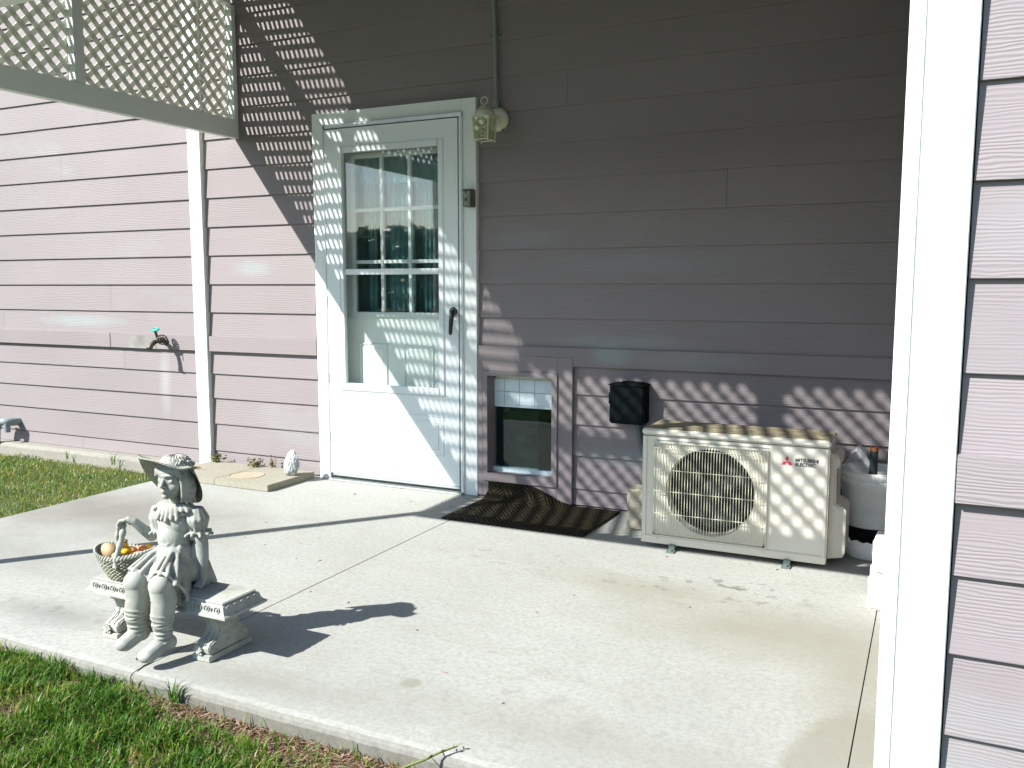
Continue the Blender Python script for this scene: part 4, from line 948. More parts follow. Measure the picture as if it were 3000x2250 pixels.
# weeds
def weed(cx_, cy_, z0, spread, n, hmax, label, seed, dry=0.3):
    r_ = random.Random(seed); root = thing('weed', (cx_, cy_, z0), label, 'weed', 'weeds growing by the pavers')
    st_ = MB(); lf = MB(); ld_ = MB()
    for k in range(n):
        a = r_.uniform(0, 2 * PI); d = r_.uniform(.15, 1) * spread; h_ = r_.uniform(.25, 1) * hmax
        p0 = Vector((cx_ + r_.uniform(-.3, .3) * spread, cy_ + r_.uniform(-.2, .2) * spread * .5, z0)); p2 = Vector((cx_ + d * math.cos(a), min(-.02, cy_ + d * .45 * math.sin(a)), z0 + h_)); p1 = (p0 + p2) / 2 + Vector((0, 0, h_ * .35))
        st_.tube([p0, p1, p2], .0012, 4)
        for q_ in range(5):
            t = r_.uniform(.3, 1); c_ = p0.lerp(p2, t) + Vector((r_.uniform(-.01, .01), r_.uniform(-.006, .006), r_.uniform(0, .010))); e = Vector((r_.uniform(-1, 1), r_.uniform(-1, 1), r_.uniform(-.2, .8))).normalized() * r_.uniform(.006, .014)
            f = e.cross(Vector((r_.uniform(-1, 1), r_.uniform(-1, 1), 1))).normalized() * e.length * .55
            (ld_ if r_.random() < dry else lf).add([c_ - e, c_ + f + Vector((0, 0, .001)), c_ + e, c_ - f], [(0, 1, 2, 3)])
    st_.build('stem', 'weed_dry', root); tag(lf.build('leaves', 'weed', root), kind='stuff')
    if ld_.v: tag(ld_.build('dry_leaves', 'weed_dry', root), kind='stuff')
weed(-4.03, -.075, .03, .085, 26, .065, 'green weed tuft in the angle at the foot of the white corner board', 5, .15)
weed(-3.70, -.090, .03, .085, 26, .060, 'weed tuft growing behind the rust-ringed paver', 6, .3)
weed(-3.60, -.060, .03, .05, 12, .075, 'withered brown weed against the wall between paver and rock', 9, .75)
weed(-4.02, -.30, .03, .10, 16, .02, 'flat dry weed litter lying on the paver behind the statue hat', 12, .7)
weed(-3.93, -.475, .0, .05, 9, .016, 'tiny weed sprouting under the front edge of the paver', 15, .1)

# ------------------------------------------------------------------ statue on bench
st = thing('garden_statue', (-2.16, -2.19, 0), 'weathered stone statue of a seated girl in a sun hat on a small bench', 'statue')
def sculpt(mb, name, mat, voxel=.0028, smooth_it=2, deform=None, parent=None):
    me = bpy.data.meshes.new('tmp'); me.from_pydata(mb.v, [], mb.f); me.update()
    bm = bmesh.new(); bm.from_mesh(me); bmesh.ops.recalc_face_normals(bm, faces=bm.faces); bm.to_mesh(me); bm.free()
    t = bpy.data.objects.new('tmp', me); col.objects.link(t)
    rmod = t.modifiers.new('r', 'REMESH'); rmod.mode = 'VOXEL'; rmod.voxel_size = voxel; rmod.use_smooth_shade = True
    if smooth_it: s1 = t.modifiers.new('s', 'SMOOTH'); s1.factor = .6; s1.iterations = smooth_it
    dg = bpy.context.evaluated_depsgraph_get(); out = bpy.data.meshes.new_from_object(t.evaluated_get(dg)); bpy.data.objects.remove(t)
    if deform:
        n_ = len(out.vertices); buf = [0.0] * (3 * n_); out.vertices.foreach_get('co', buf)
        for i in range(n_):
            c_ = deform(Vector(buf[3 * i:3 * i + 3]), None); buf[3 * i:3 * i + 3] = c_[:]
        out.vertices.foreach_set('co', buf); out.update()
    out.name = name; out.materials.clear()
    for p in out.polygons: p.use_smooth = True
    return link(name, out, mat, parent if parent is not None else st)
V3 = Vector
# bench
bs_ = MB()
def rect(x0, x1, y0, y1, z): return [(x0, y0, z), (x1, y0, z), (x1, y1, z), (x0, y1, z)]
X0, X1, Y0, Y1 = -2.434, -1.880, -2.260, -2.118
lv = [(.144, .012), (.146, .022), (.153, .022), (.158, .015), (.166, .010), (.176, .008), (.182, .005), (.183, -.001), (.186, -.001), (.189, .002), (.192, -.002)]
bs_.loft([rect(X0 - e, X1 + e, Y0 - e * .7, Y1 + e * 1.3, z) for z, e in lv])
bench = bs_.build('bench_seat', 'statue', st)
eg = MB(); nE = 14
for k in range(nE):
    x = X0 + .016 + (X1 - X0 - .032) * k / (nE - 1)
    eg.torus((x, Y0 - .0085, .170), .0105, .0020, (0, -1, .12), 12, 5, 1.0, 1.0); eg.ell((x, Y0 - .0085, .170), (.0045, .003, .006), 8, 6)
    if k < nE - 1: eg.ell((x + .0195, Y0 - .0090, .169), (.0015, .0025, .008), 6, 5)
for k in range(5):
    y = Y0 + .014 + (Y1 - Y0 - .028) * k / 4
    eg.torus((X1 + .0095, y, .170), .0105, .0020, (1, 0, .12), 12, 5); eg.ell((X1 + .0095, y, .170), (.003, .0045, .006), 8, 6)
eg.build('carved_border', 'statue', bench)
def bench_leg(xc):
    mb = MB(); h = .029
    outl = [(-2.262, .020), (-2.268, .034), (-2.266, .048), (-2.254, .058), (-2.240, .060), (-2.226, .068), (-2.220, .084), (-2.220, .100), (-2.230, .116), (-2.244, .126), (-2.250, .144),
            (-2.110, .144), (-2.116, .126), (-2.132, .112), (-2.140, .098), (-2.138, .080), (-2.126, .066), (-2.108, .058), (-2.098, .044), (-2.100, .030), (-2.106, .020)]
    mb.prism([(xc - h, y, z) for y, z in outl], [(xc + h, y, z) for y, z in outl])
    leg = mb.build('bench_leg', 'statue', st, .0035, True, 2)
    MB().box(xc - .036, xc + .034, -2.272, -2.085, .0006, .0195).build('base_plate', 'statue', leg, .002)
    or_ = MB()
    for sx in (-1, 1):
        X = xc + sx * h
        for (y, z, r) in ((-2.240, .040, .016), (-2.130, .040, .016), (-2.20, .125, .014), (-2.16, .125, .014), (-2.185, .055, .013)):
            for k in range(2): or_.torus((X, y, z), r * (1 - .45 * k), .0026, (1, 0, 0), 16, 6)
        or_.tube([(X, -2.232, .062), (X, -2.212, .085), (X, -2.222, .112), (X, -2.240, .132)], .0026, 6); or_.tube([(X, -2.118, .062), (X, -2.146, .085), (X, -2.138, .112), (X, -2.12, .132)], .0026, 6)
        for k in range(6): a = R(200 + k * 28); or_.tube([(X, -2.183, .085), (X, -2.183 + .024 * math.cos(a), .085 - .024 * math.sin(a))], .0028, 6)
    or_.torus((xc - .013, -2.2605, .046), .0, .001, n=4, m=4)
    for dx in (-.011, .011): or_.tube([(xc + dx, -2.266, .05), (xc + dx, -2.245, .063), (xc + dx, -2.222, .078), (xc + dx, -2.2195, .1), (xc + dx, -2.240, .128)], .0022, 6)
    for k in range(7):
        a = R(30 + k * 20); or_.tube([(xc - .012, -2.276, .024), (xc - .012 + .019 * math.cos(a), -2.271, .024 + .024 * math.sin(a))], [.0018, .0035], 6)
    for dx in (-.018, -.006, .002): or_.ell((xc + dx, -2.273, .0225), .0042, 8, 6)
    or_.build('scroll_carving', 'statue', leg, 0, True)
bench_leg(-1.962); bench_leg(-2.356)
# body (one continuous figure)
HS = 1.16; H0 = V3((-2.124, -2.195, .527)); FD = V3((.13, -1, .05)).normalized(); SD = V3((0, 0, 1)).cross(FD).normalized() * -1   # SD: towards the girl's left (viewer side)
SD = FD.cross(V3((0, 0, 1))).normalized() * -1; UPH = SD.cross(FD); 
if UPH.z < 0: UPH = -UPH
if SD.x < 0: SD = -SD
def hp(s, f, u): return H0 + (SD * s + FD * f + UPH * u) * HS
b = MB()
b.ell(hp(0, 0, .006), (.046, .050, .056), 20, 14); b.ell(hp(0, .018, -.016), (.034, .031, .032), 16, 10); b.ell(hp(.014, .020, -.010), .022); b.ell(hp(-.014, .020, -.010), .022)
b.ell(hp(0, .036, -.034), (.011, .010, .009)); b.cap(hp(0, .042, .012), .0045, hp(0, .053, -.006), .0062, 10); b.ell(hp(.0055, .047, -.007), .0045); b.ell(hp(-.0055, .047, -.007), .0045)
b.ell(hp(0, .0455, -.0185), (.0095, .005, .0028)); b.ell(hp(0, .0435, -.0235), (.0075, .0052, .0032)); b.ell(hp(0, .036, .022), (.030, .012, .010))
for s in (-1, 1): b.ell(hp(s * .0165, .036, .008), (.0085, .0065, .0065)); b.ell(hp(s * .042, -.002, .000), (.005, .010, .013))
b.chain([((-2.128, -2.188, .478), .022), ((-2.130, -2.185, .445), .023)])
b.ell((-2.132, -2.186, .405), (.058, .036, .048)); b.ell((-2.132, -2.190, .345), (.044, .036, .07)); b.ell((-2.128, -2.185, .262), (.062, .052, .062))
nS, fS = V3((-2.083, -2.176, .425)), V3((-2.184, -2.190, .425))
b.chain([(nS, .022), ((-2.056, -2.168, .375), .022), ((-2.047, -2.168, .330), .0205), ((-2.045, -2.168, .285), .0185), ((-2.045, -2.167, .240), .0145), ((-2.045, -2.168, .218), .0135)])
for k, dx in enumerate((-.011, -.004, .004, .011)): b.chain([((-2.045 + dx * .8, -2.171, .214), .0065), ((-2.045 + dx * 1.2, -2.185, .202), .0052), ((-2.046 + dx * 1.4, -2.197 + .002 * abs(k - 1.5), .1965), .0044)], 8)
b.chain([((-2.056, -2.170, .212), .006), ((-2.063, -2.180, .200), .005)], 8)
b.chain([(fS, .021), ((-2.205, -2.198, .380), .020), ((-2.222, -2.206, .343), .018), ((-2.232, -2.228, .368), .0165), ((-2.246, -2.250, .397), .013), ((-2.258, -2.260, .404), .012)])
for k, dy in enumerate((-.010, -.003, .004, .011)): b.chain([((-2.262, -2.262 + dy, .405), .0062), ((-2.280, -2.266 + dy, .401), .0055), ((-2.290, -2.266 + dy, .388), .0048), ((-2.288, -2.264 + dy, .377), .0042)], 8)
b.chain([((-2.258, -2.250, .398), .006), ((-2.270, -2.246, .386), .005)], 8)
for (hx, kn, sk, ak, hl, to) in (((-2.105, -2.215, .222), (-2.052, -2.318, .236), (-2.052, -2.330, .150), (-2.056, -2.326, .085), (-2.052, -2.312, .060), (-2.062, -2.378, .044)),
                                 ((-2.160, -2.215, .222), (-2.164, -2.312, .230), (-2.164, -2.330, .150), (-2.164, -2.328, .090), (-2.160, -2.316, .072), (-2.171, -2.366, .056))):
    hx, kn, sk, ak, hl, to = map(V3, (hx, kn, sk, ak, hl, to))
    kn = kn + V3((0, -.010, 0)); mid = kn.lerp(sk, .45) + V3((.003, .006, 0))
    if hx.x > -2.13: b.chain([(kn, .037), (mid, .038), (sk, .034)], 28)
    b.chain([(hx, .044), (kn, .036)]); b.ell(kn + V3((0, -.004, .006)), (.037, .035, .035)); b.chain([(kn, .036), (mid, .037), (sk, .033), (ak + V3((0, 0, .02)), .026), (ak, .024)], 28)
    for k in range(8):      # wrinkled socks
        t = k / 7; c_ = sk.lerp(ak, t * .92); r = .0335 * (1 - t) + .0250 * t
        b.torus(c_, r, .0034, (.15 * math.sin(k * 2.1), .22 * math.cos(k * 1.3), 1), 26, 6)
    b.ell(hl, (.024, .026, .024)); b.chain([(hl + V3((0, -.002, .004)), .024), (hl.lerp(to, .55) + V3((0, 0, .004)), .026), (to, .0245)])
    b.ell(to + V3((-.003, -.006, -.002)), (.0275, .024, .020)); b.torus(ak + V3((0, -.004, -.012)), .0255, .003, (0, -.35, 1), 26, 6)
EYE_SOCKETS = [hp(s * .0165, .0455, .0125) for s in (-1, 1)]
def face_def(co, n_):
    for c_ in EYE_SOCKETS:
        d = (co - c_).length
        if d < .012: co = co - FD * .0035 * (1 - (d / .012) ** 2)
    return co
sculpt(b, 'body', 'statue', .0022, 4, face_def)
# eyes and lips picked out
# hair
hr = MB(); rr_ = random.Random(4)
hr.ell(hp(0, -.010, .012), (.050, .048, .056), 18, 12)
for k in range(34):          # loose waves round the back and sides
    a = R(62 + 185 * k / 33); s = math.sin(a); f = math.cos(a); w = rr_.uniform(.95, 1.06); L_ = rr_.uniform(.9, 1.15)
    hr.chain([(hp(s * .036, f * .034 - .004, .036), .0085), (hp(s * .045 * w, f * .042 - .004, .008), .0085), (hp(s * (.043 + .006 * (k % 2)) * w, f * .042 - .006, -.020 * L_), .0068), (hp(s * (.046 - .008 * (k % 2)) * w + rr_.uniform(-.005, .005), f * .042 - .006, -.038 * L_), .0060), (hp(s * (.039 + .008 * (k % 2)) * w + rr_.uniform(-.006, .006), f * .040 - .008, -.054 * L_), .0040)], 8)
for k in range(11):          # short fringe
    t = (k / 10 - .5) * 2; hr.chain([(hp(t * .028, .024, .044), .007), (hp(t * .036, .040 - .012 * t * t, .034), .0058), (hp(t * .041, .0435 - .018 * t * t, .026 - .010 * t * t), .0032)], 8)
for s in (1,):
    for k in range(3): hr.chain([(hp(s * .038, .026 - .008 * k, .025), .006), (hp(s * (.0425 + .002 * (k % 2)), .022 - .008 * k, -.002), .006), (hp(s * (.040 + .003 * (k % 2)), .018 - .008 * k, -.028), .0052), (hp(s * (.036 + .003 * (k % 2)), .016 - .008 * k, -.050), .0038)], 8)
sculpt(hr, 'hair', 'statue', .0024, 1)
# hat: floppy brim (level on the viewer's side, drooping behind and on the far side), crown, band, bow
def brim(r, th):        # th measured from the facing direction, positive towards viewer side
    rad = .095 - .012 * max(0, math.cos(th)) + .004 * math.sin(3 * th + .5) + .006 * math.cos(th + 1.2)
    t = max(0.0, (r - .030) / (.1 - .030)); D = max(0.0, (.35 - math.cos(th - R(5))) / 1.35) ** .62
    droop = .118 * D; wav = .0035 * math.sin(4 * th + 1) * t; rr = .030 + (rad - .030) * t * (1 - .44 * D * t)
    up = .026 * max(0, math.cos(th + .75)) * t
    return hp(math.sin(th) * rr, math.cos(th) * rr + .000, .046 - droop * t ** 1.4 + wav + up)
bmv = MB(); n = 96; m_ = 22
for side_ in (0, 1):
    for j in range(m_ + 1):
        r = .030 + (.1 - .030) * j / m_
        for i in range(n):
            p = brim(r, 2 * PI * i / n)
            wv = .0011 * (math.sin(2 * PI * i / n * 48) * math.cos(j * PI)) if side_ == 1 else 0
            bmv.v.append(tuple(p + UPH * (.0045 * side_ + wv)))
K = (m_ + 1) * n
for j in range(m_):
    for i in range(n):
        a = j * n + i; b2 = j * n + (i + 1) % n; bmv.f.append((a, b2, b2 + n, a + n)); bmv.f.append((K + a, K + a + n, K + b2 + n, K + b2))
for i in range(n):
    a = m_ * n + i; b2 = m_ * n + (i + 1) % n; bmv.f.append((a, b2, K + b2, K + a)); a = i; b2 = (i + 1) % n; bmv.f.append((b2, a, K + a, K + b2))
hat = bmv.build('hat', 'woven', st, 0, True)
cv = MB(); rings = []
for (r, h_) in ((.041, .040), (.040, .049), (.0375, .057), (.033, .064), (.026, .0695), (.016, .0725), (.002, .0735)):
    rings.append([tuple(hp(r * math.sin(2 * PI * i / 48) * (1 + .018 * math.cos(i * PI)), r * 1.05 * math.cos(2 * PI * i / 48) - .004, h_ + .0012 * math.cos(i * PI))) for i in range(48)])
cv.loft(rings).build('crown', 'woven', hat, 0, True)
bd = MB(); bd.loft([[tuple(hp((.039 + dr) * math.sin(2 * PI * i / 40), (.039 + dr) * 1.05 * math.cos(2 * PI * i / 40) - .004, h_ + .002 * math.sin(i * .9))) for i in range(40)] for h_, dr in ((.046, -.002), (.048, .0015), (.053, .002), (.057, .0005), (.058, -.004))])
bd.build('hat_band', 'statue', hat, 0, True)
bw = MB()
for (s, f, u, sc) in ((.040, .022, .056, .9), (.046, .000, .052, .85), (.034, .032, .052, .6), (.048, -.014, .050, .55), (.046, .012, .050, .6)):
    for k in range(5):
        a = 2 * PI * k / 5; bw.ell(hp(s + .002, f + .009 * sc * math.cos(a), u + .007 * sc * math.sin(a)), (.0055 * sc, .0062 * sc, .0062 * sc), 8, 6)
    bw.ell(hp(s + .005, f, u), .005 * sc, 8, 6)
bw.chain([(hp(.040, .03, .052), .0035), (hp(.050, .022, .050), .0048), (hp(.054, .012, .049), .003)], 8); bw.build('bow', 'statue', hat, 0, True)
# dress
d = MB()
d.ell((-2.133, -2.190, .395), (.059, .046, .050)); d.ell((-2.135, -2.197, .350), (.053, .047, .07)); d.ell((-2.130, -2.195, .300), (.055, .048, .05)); d.ell((-2.128, -2.190, .245), (.075, .062, .055))
for c_, ax_ in ((V3((-2.064, -2.168, .405)), 0), (V3((-2.200, -2.196, .402)), 1)):       # puffed sleeves
    sg = 1.12 if ax_ == 0 else .85
    for k in range(12):
        a = 2 * PI * k / 12; o1 = V3((math.cos(a), math.sin(a), 0)); d.chain([(c_ + o1 * .014 * sg + V3((0, 0, .034)), .008), (c_ + o1 * .026 * sg + V3((.002, 0, .004)), .0095), (c_ + o1 * .021 * sg + V3((.003, 0, -.030)), .0055)], 8)
    d.ell(c_, (.0325 * sg, .0325 * sg, .036)); d.ell(c_ + V3((.003, 0, -.038)), (.030 * sg, .030 * sg, .006))
    for k in range(10):
        a = 2 * PI * k / 10; o1 = V3((math.cos(a), math.sin(a), 0)); d.cap(c_ + o1 * .018 * sg + V3((.003, 0, -.034)), .005, c_ + o1 * .037 * sg + V3((.004, 0, -.041 - .004 * (k % 2))), .0062, 8)
d.ell((-2.131, -2.188, .440), (.060, .042, .015)); d.ell((-2.131, -2.188, .428), (.062, .044, .012))
for k in range(22):        # ruffled collar
    a = 2 * PI * k / 22; o1 = V3((math.cos(a) * 1.30, math.sin(a) * .92, 0)); z1 = .432 - .020 * (abs(math.cos(a)) < .75) - .004 * (k % 2); zz = .012 * abs(math.cos(a))
    d.chain([(V3((-2.131, -2.188, .452)) + o1 * .022, .007), (V3((-2.132, -2.188, .442 + zz)) + o1 * .038, .0075), (V3((-2.132, -2.190, z1 + zz)) + o1 * (.050 + .004 * (k % 2)), .0068)], 8)
# skirt over the lap: smooth mass and long soft folds from waist to hem
d.chain([((-2.108, -2.215, .257), .054), ((-2.062, -2.285, .254), .043)]); d.chain([((-2.152, -2.215, .257), .054), ((-2.166, -2.280, .248), .041)]); d.ell((-2.118, -2.255, .258), (.062, .046, .032)); d.ell((-2.122, -2.225, .285), (.055, .045, .05))
hem = [(-2.208, -2.278, .230), (-2.210, -2.302, .254), (-2.192, -2.320, .272), (-2.170, -2.324, .274), (-2.148, -2.318, .266), (-2.128, -2.308, .244), (-2.108, -2.310, .244), (-2.092, -2.324, .268), (-2.070, -2.332, .283), (-2.048, -2.332, .285), (-2.022, -2.332, .279), (-2.004, -2.316, .256), (-2.002, -2.288, .222), (-2.014, -2.264, .188)]
for k, h_ in enumerate(hem):
    t = k / (len(hem) - 1); w = V3((-2.168 + .080 * t, -2.220 + .012 * abs(t - .5), .325 - .01 * t)); h_ = V3(h_); md_ = w.lerp(h_, .5) + V3((.006 * math.sin(k * 2.3), 0, .004 + .005 * (k % 2)))
    d.chain([(w, .007), (md_, .0085 if k % 2 else .0065), (h_, .0078)], 8)
    if k % 2: d.ell(h_ + V3((0, -.003, -.004)), (.0095, .0090, .0080), 10, 8)
    if k: g_ = V3(hem[k - 1]); d.cap(g_, .0050, h_, .0050, 8)
for k in range(6):          # sagging folds across the front of the bodice
    z_ = .340 - .015 * k; w_ = .038 + .003 * k
    d.chain([(V3((-2.132 - w_, -2.214, z_ + .006)), .004), (V3((-2.146, -2.239 - .004 * k, z_ - .008 - .002 * k)), .0056), (V3((-2.118, -2.241 - .004 * k, z_ - .006 - .001 * k)), .0056), (V3((-2.132 + w_, -2.216, z_ + .020)), .0045)], 8)
# side drape beside the thigh, and back drape on to the seat behind the arm
for k in range(5):
    t = k / 4; top = V3((-2.086, -2.222 + .020 * t, .320)); bot = V3((-2.050 - .010 * t, -2.268 + .050 * t, .178 + .018 * t)); md_ = top.lerp(bot, .5) + V3((.004 + .004 * (k % 2), 0, 0))
    d.chain([(top, .009), (md_, .0105), (bot, .0095)], 8)
d.ell((-2.052, -2.266, .168), (.018, .012, .009)); d.ell((-2.066, -2.268, .176), (.014, .012, .009))
for k in range(8):
    t = k / 7; bot = V3((-2.036 - .166 * t, -2.132 + .010 * t + .004 * math.sin(k * 2), .200)); top = V3((-2.088 - .07 * t, -2.152, .32)); d.chain([(top, .010), (top.lerp(bot, .5) + V3((0, .004, 0)), .0115), (bot, .0095)], 8)
d.ell((-2.12, -2.156, .235), (.070, .040, .045)); d.ell((-2.072, -2.160, .262), (.028, .030, .075)); d.ell((-2.062, -2.150, .215), (.026, .026, .035))
sculpt(d, 'dress', 'statue', .0025, 5)
# basket, held by its handle
bc_ = V3((-2.335, -2.215, .19)); ROTB = Matrix.Rotation(R(-8), 3, 'Z')
def bask(t, th, off=0):
    a_ = .062 + .070 * t ** .8 + off; b2 = .042 + .030 * t ** .8 + off; p = ROTB @ V3((a_ * math.cos(th), b2 * math.sin(th), 0)); rise = .018 * t * math.cos(th) ** 2 + .022 * t * math.cos(th) * .5
    return bc_ + V3((p.x, p.y, .003 + .078 * t + rise))
bk_ = MB(); n = 120; rings = []
for j in range(30):
    t = j / 29; rings.append([bask(t, 2 * PI * i / n, .0028 * math.sin(i / n * 2 * PI * 30 + PI * (j // 2)) * (1 if t < .97 else 0) + .002 * noise.noise(V3((i * .2, j * .5, 0)))) for i in range(n)])
for j in range(10):
    t = 1 - j / 9 * .75; rings.append([bask(t, 2 * PI * i / n, -.010) for i in range(n)])
bk_.loft(rings); basket = bk_.build('basket', 'basket', st, 0, True)
rp = MB()
for k in range(52):
    th = 2 * PI * k / 52; p = bask(1, th, -.003); tn = (bask(1, th + .05, -.003) - p).normalized(); ax_ = (tn + V3((0, 0, .75)) + (p - bc_).normalized() * .3).normalized()
    rp.cap(p - ax_ * .006, .0055, p + ax_ * .007, .0048, 8)
rp.build('braided_rim', 'statue', basket, 0, True)
hd = MB(); pA, pB, pT = V3((-2.372, -2.205, .262)), V3((-2.300, -2.280, .280)), V3((-2.278, -2.258, .388))
P_ = [pA + V3((0, 0, -.02)), pA, V3((-2.368, -2.212, .32)), V3((-2.345, -2.225, .362)), V3((-2.315, -2.242, .385)), V3((-2.290, -2.256, .384)), V3((-2.280, -2.266, .365)), V3((-2.284, -2.272, .33)), pB, pB + V3((-.002, 0, -.03))]
pts = []
for i in range(len(P_) - 1):
    for q_ in range(4): pts.append(P_[i].lerp(P_[i + 1], q_ / 4))
pts.append(P_[-1])
hd.tube(pts, [.0095 + .0016 * math.sin(i * 1.6) for i in range(len(pts))], 10); hd.build('basket_handle', 'statue', basket, 0, True)
# contents of the basket: loose things
def pebble(c, r, rot, label, mat='pebble'):
    bm = bmesh.new(); bmesh.ops.create_icosphere(bm, subdivisions=3, radius=1)
    for v in bm.verts:
        p = v.co.copy(); v.co = rot @ V3((p.x * r[0], p.y * r[1], p.z * r[2])) * (1 + .08 * noise.noise(p * 1.5)) + V3(c)
    me = bpy.data.meshes.new('pebble'); bm.to_mesh(me); bm.free()
    for p in me.polygons: p.use_smooth = True
    o = link('pebble', me, mat); tag(o, label, 'pebble', 'pebbles lying in the stone basket'); return o
pebble((-2.395, -2.225, .274), (.034, .022, .026), Matrix.Rotation(R(25), 3, 'Y'), 'large tan pebble at the left end of the stone basket')
pebble((-2.315, -2.262, .280), (.022, .014, .013), Matrix.Rotation(R(-10), 3, 'Y'), 'smaller pale pebble at the foot of the basket handle')
pebble((-2.345, -2.185, .270), (.026, .02, .016), Matrix.Rotation(R(5), 3, 'Y'), 'dark orange-brown pebble behind the basket handle', 'orange')
ty = thing('toy_chick', (-2.305, -2.235, .27), 'bright yellow toy chick sitting in the stone basket', 'toy')
MB().ell((-2.303, -2.237, .292), (.017, .015, .016)).ell((-2.306, -2.243, .313), (.013, .012, .013)).build('body', 'yellow', ty, 0, True)
MB().cap((-2.309, -2.254, .312), .0035, (-2.311, -2.262, .310), .0018, 8).build('beak', 'orange', ty, 0, True)
for dx in (-.007, .008): MB().ell((-2.306 + dx, -2.2525, .317), .0026, 8, 6).build('eye', 'black', ty, 0, True)
MB().torus((-2.306, -2.242, .3235), .0098, .0022, (0, -.2, 1), 16, 6).build('cap_rim', 'black', ty, 0, True)
ty = thing('toy_piece', (-2.25, -2.22, .28), 'orange and yellow toy half hidden between basket handle and skirt', 'toy')
MB().ell((-2.252, -2.215, .300), (.021, .014, .010)).build('dome', 'orange', ty, 0, True)
MB().cap((-2.262, -2.245, .290), .010, (-2.232, -2.235, .290), .008, 10).build('arm', 'orange', ty, 0, True); MB().ell((-2.238, -2.205, .307), (.012, .010, .008)).build('knob', 'yellow', ty, 0, True)

# ------------------------------------------------------------------ grass
def blades(name, mat, pts, seed, w=(.0022, .0045), h=(.025, .060), lean=.6, tone=None, label=''):
    r_ = random.Random(seed); V = []; F = []; tn = []
    for (x, y, z, sc, tt) in pts:
        a = r_.uniform(0, 2 * PI); hh = r_.uniform(*h) * sc; ww = r_.uniform(*w) * (0.7 + .3 * sc); ln_ = r_.uniform(.15, 1) * lean * hh
        dx, dy = math.cos(a), math.sin(a); px, py = -dy * ww * .5, dx * ww * .5
        m1 = (x + dx * ln_ * .35, y + dy * ln_ * .35, z + hh * .55); e = (x + dx * ln_, y + dy * ln_, z + hh * (1 - .28 * ln_ / max(hh, .001)))
        o_ = len(V); V += [(x - px, y - py, z), (x + px, y + py, z), (m1[0] + px * .9, m1[1] + py * .9, m1[2]), (m1[0] - px * .9, m1[1] - py * .9, m1[2]), e]
        F += [(o_, o_ + 1, o_ + 2, o_ + 3), (o_ + 3, o_ + 2, o_ + 4)]; tn += [tt] * 5
    me = bpy.data.meshes.new(name); me.from_pydata(V, [], F); at = me.attributes.new('tone', 'FLOAT', 'POINT'); at.data.foreach_set('value', tn)
    o = link(name, me, mat); tag(o, label, 'grass', kind='stuff'); return o
rg = random.Random(21)
def pt_tone(x, y, r_, dry):
    nzz = noise.noise(Vector((x * 3.1, y * 3.1, 1))) * .5 + noise.noise(Vector((x * 11, y * 11, 4))) * .35
    t = .42 + nzz * .55 + r_.uniform(-.25, .25) + dry
    if r_.random() < .10 + dry * .5: t = r_.uniform(.8, 1)
    return max(0, min(1, t))
P = []
while len(P) < 60000:
    x = rg.uniform(-3.6, -.7); y = -2.440 - rg.random() ** 1.3 * 1.25
    bare = 0.0
    s_ = (x + 2.05) / 1.2                      # the strip of dead thatch widens to the right
    if x > -2.1:
        wdt = .03 + .11 * min(1, (x + 2.1) / .9) + .04 * noise.noise(Vector((x * 6, 0, 0)))
        if y > -2.43 - wdt: bare = .93
    pn = noise.noise(Vector((x * 5, y * 5, 8)))
    if rg.random() < bare: continue
    if pn < -.32 and rg.random() < .6: continue
    P.append((x, y, gz(x, y), 1.0 + .55 * noise.noise(Vector((x * 9, y * 9, 2))), pt_tone(x, y, rg, .0 if pn > -.3 else .25)))
blades('lawn_grass', 'grass', P, 1, (.0022, .0052), (.018, .060), .95, label='thick green lawn grass in front of the patio, lower left corner')
P = []
while len(P) < 40000:
    x = rg.uniform(-7.2, -4.105); y = rg.uniform(-3.2, -.112)
    if rg.random() > 1.0 - .55 * ((x < -5.9) and y > -.35): continue
    P.append((x, y, gz(x, y) + .010, .85 + .5 * noise.noise(Vector((x * 3, y * 3, 2))), pt_tone(x, y, rg, .12)))
blades('lawn_grass', 'grass2', P, 2, (.003, .0065), (.014, .038), 1.1, label='yellow-green lawn patch between the pink wall and the patio')
P = []
for k in range(3500):
    x = rg.uniform(-3.4, -.6); y = rg.uniform(-2.9, -2.44)
    P.append((x, y, gz(x, y), 1, rg.random()))
for k in range(6500):
    x = -2.1 + 1.5 * rg.random() ** .8; wdt = .05 + .15 * min(1, (x + 2.1) / .9); y = -2.435 - wdt * rg.random()
    P.append((x, y, gz(x, y) + rg.uniform(0, .012), 1, rg.random()))
V = []; F = []; tn = []
for (x, y, z, s_, tt) in P:
    a = rg.uniform(0, 2 * PI); l = rg.uniform(.008, .026); w_ = rg.uniform(.0010, .0026); d_ = V3((math.cos(a), math.sin(a), rg.uniform(-.2, .5))) * l; e_ = V3((-math.sin(a), math.cos(a), 0)) * w_; c_ = V3((x, y, z + .006))
    o_ = len(V); V += [c_ - d_ - e_, c_ - d_ + e_, c_ + e_ * 1.2 + V3((0, 0, .003)), c_ - e_ * 1.2 + V3((0, 0, .003)), c_ + d_]; F += [(o_, o_ + 1, o_ + 2, o_ + 3), (o_ + 3, o_ + 2, o_ + 4)]; tn += [tt] * 5
me = bpy.data.meshes.new('dead_thatch'); me.from_pydata([tuple(v) for v in V], [], F); at = me.attributes.new('tone', 'FLOAT', 'POINT'); at.data.foreach_set('value', tn)
o = link('dead_thatch', me, 'thatch'); tag(o, 'dry brown thatch along the front edge of the patio', 'thatch', kind='stuff')
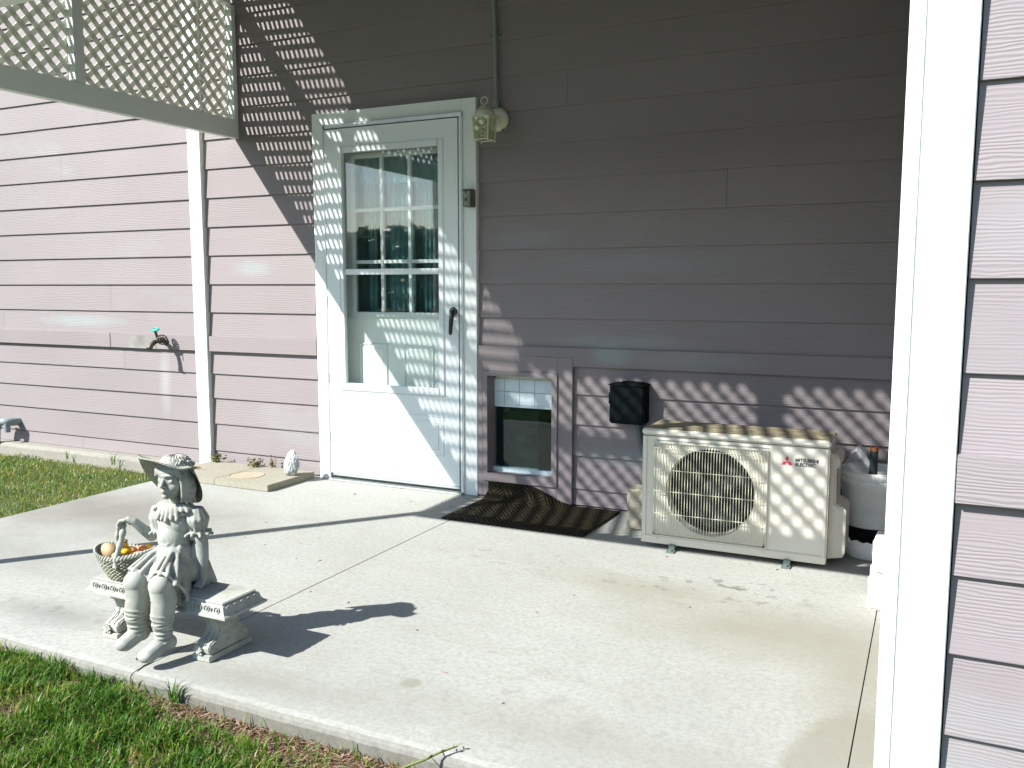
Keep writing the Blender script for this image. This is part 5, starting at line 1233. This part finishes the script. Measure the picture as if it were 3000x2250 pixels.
# grass tufts hanging over the slab edge, and a runner
def tuft(x, y, z, n, h, seed, label):
    r_ = random.Random(seed); pts = [(x + r_.uniform(-.012, .012), y + r_.uniform(-.008, .008), z, 1, r_.uniform(.2, .6)) for _ in range(n)]
    o = blades('grass_tuft', 'grass', pts, seed, (.003, .005), (h * .6, h), .9, label=label); del o['kind']; o['category'] = 'grass tuft'; return o
tuft(-1.90, -2.440, -.045, 22, .085, 31, 'grass tuft leaning over the patio edge just right of the statue feet')
tuft(-4.9, -.13, -.05, 9, .13, 32, 'taller grass sprig standing before the curb at left')
tuft(-5.35, -.13, -.05, 8, .09, 33, 'small dark sprig at the curb left of the taller grass sprig')
rn = thing('grass_runner', (-1.02, -2.44, -.04), 'green grass runner creeping up over the patio edge at bottom', 'grass runner')
rp_ = [V3((-1.13, -2.50, -.03)), V3((-1.09, -2.475, -.012)), V3((-1.055, -2.455, .002)), V3((-1.035, -2.430, .010)), V3((-1.015, -2.405, .014)), V3((-1.005, -2.385, .013))]
MB().tube(rp_, [.0035, .0036, .0034, .003, .0026, .0015], 8).build('stem', 'weed', rn, 0, True)
for k, p in enumerate(rp_[1:]):
    for s in (-1, 1):
        e = V3((.018 * s - .006, .012, .012)) * (1 - .1 * k); n_ = V3((.003, -.003, .001))
        MB().prism([p, p + e * .5 + n_, p + e, p + e * .5 - n_], [q_ + V3((0, 0, -.0008)) for q_ in (p, p + e * .5 + n_, p + e, p + e * .5 - n_)]).build('leaf', 'weed', rn)

# ------------------------------------------------------------------ tree line far behind the viewer (mirrored in the door glass)
V = []; F = []; tn = []; rw = random.Random(77)
for k in range(60000):
    a = R(rw.uniform(185, 300)); d_ = 38 + rw.uniform(-4, 4); top = 3.7 + .55 * noise.noise(Vector((a * 9, 0, 0))) + .25 * noise.noise(Vector((a * 40, 2, 0)))
    z = top * (1 - rw.random() ** 1.6 * .98); c_ = V3((-2.5 + d_ * math.cos(a), d_ * math.sin(a), z)); s_ = rw.uniform(.10, .30)
    e = V3((rw.uniform(-1, 1), rw.uniform(-1, 1), rw.uniform(-1, 1))).normalized(); f_v = e.cross(V3((rw.uniform(-1, 1), rw.uniform(-1, 1), rw.uniform(-1, 1)))).normalized()
    o_ = len(V); V += [c_ + e * s_, c_ + f_v * s_ * .7, c_ - e * s_, c_ - f_v * s_ * .7]; F.append((o_, o_ + 1, o_ + 2, o_ + 3)); tn += [rw.random()] * 4
me = bpy.data.meshes.new('distant_woods'); me.from_pydata([tuple(v) for v in V], [], F); at = me.attributes.new('tone', 'FLOAT', 'POINT'); at.data.foreach_set('value', tn)
o = link('distant_woods', me, 'woods'); tag(o, 'low dark line of trees seen only mirrored in the storm door glass', 'woods', kind='stuff')
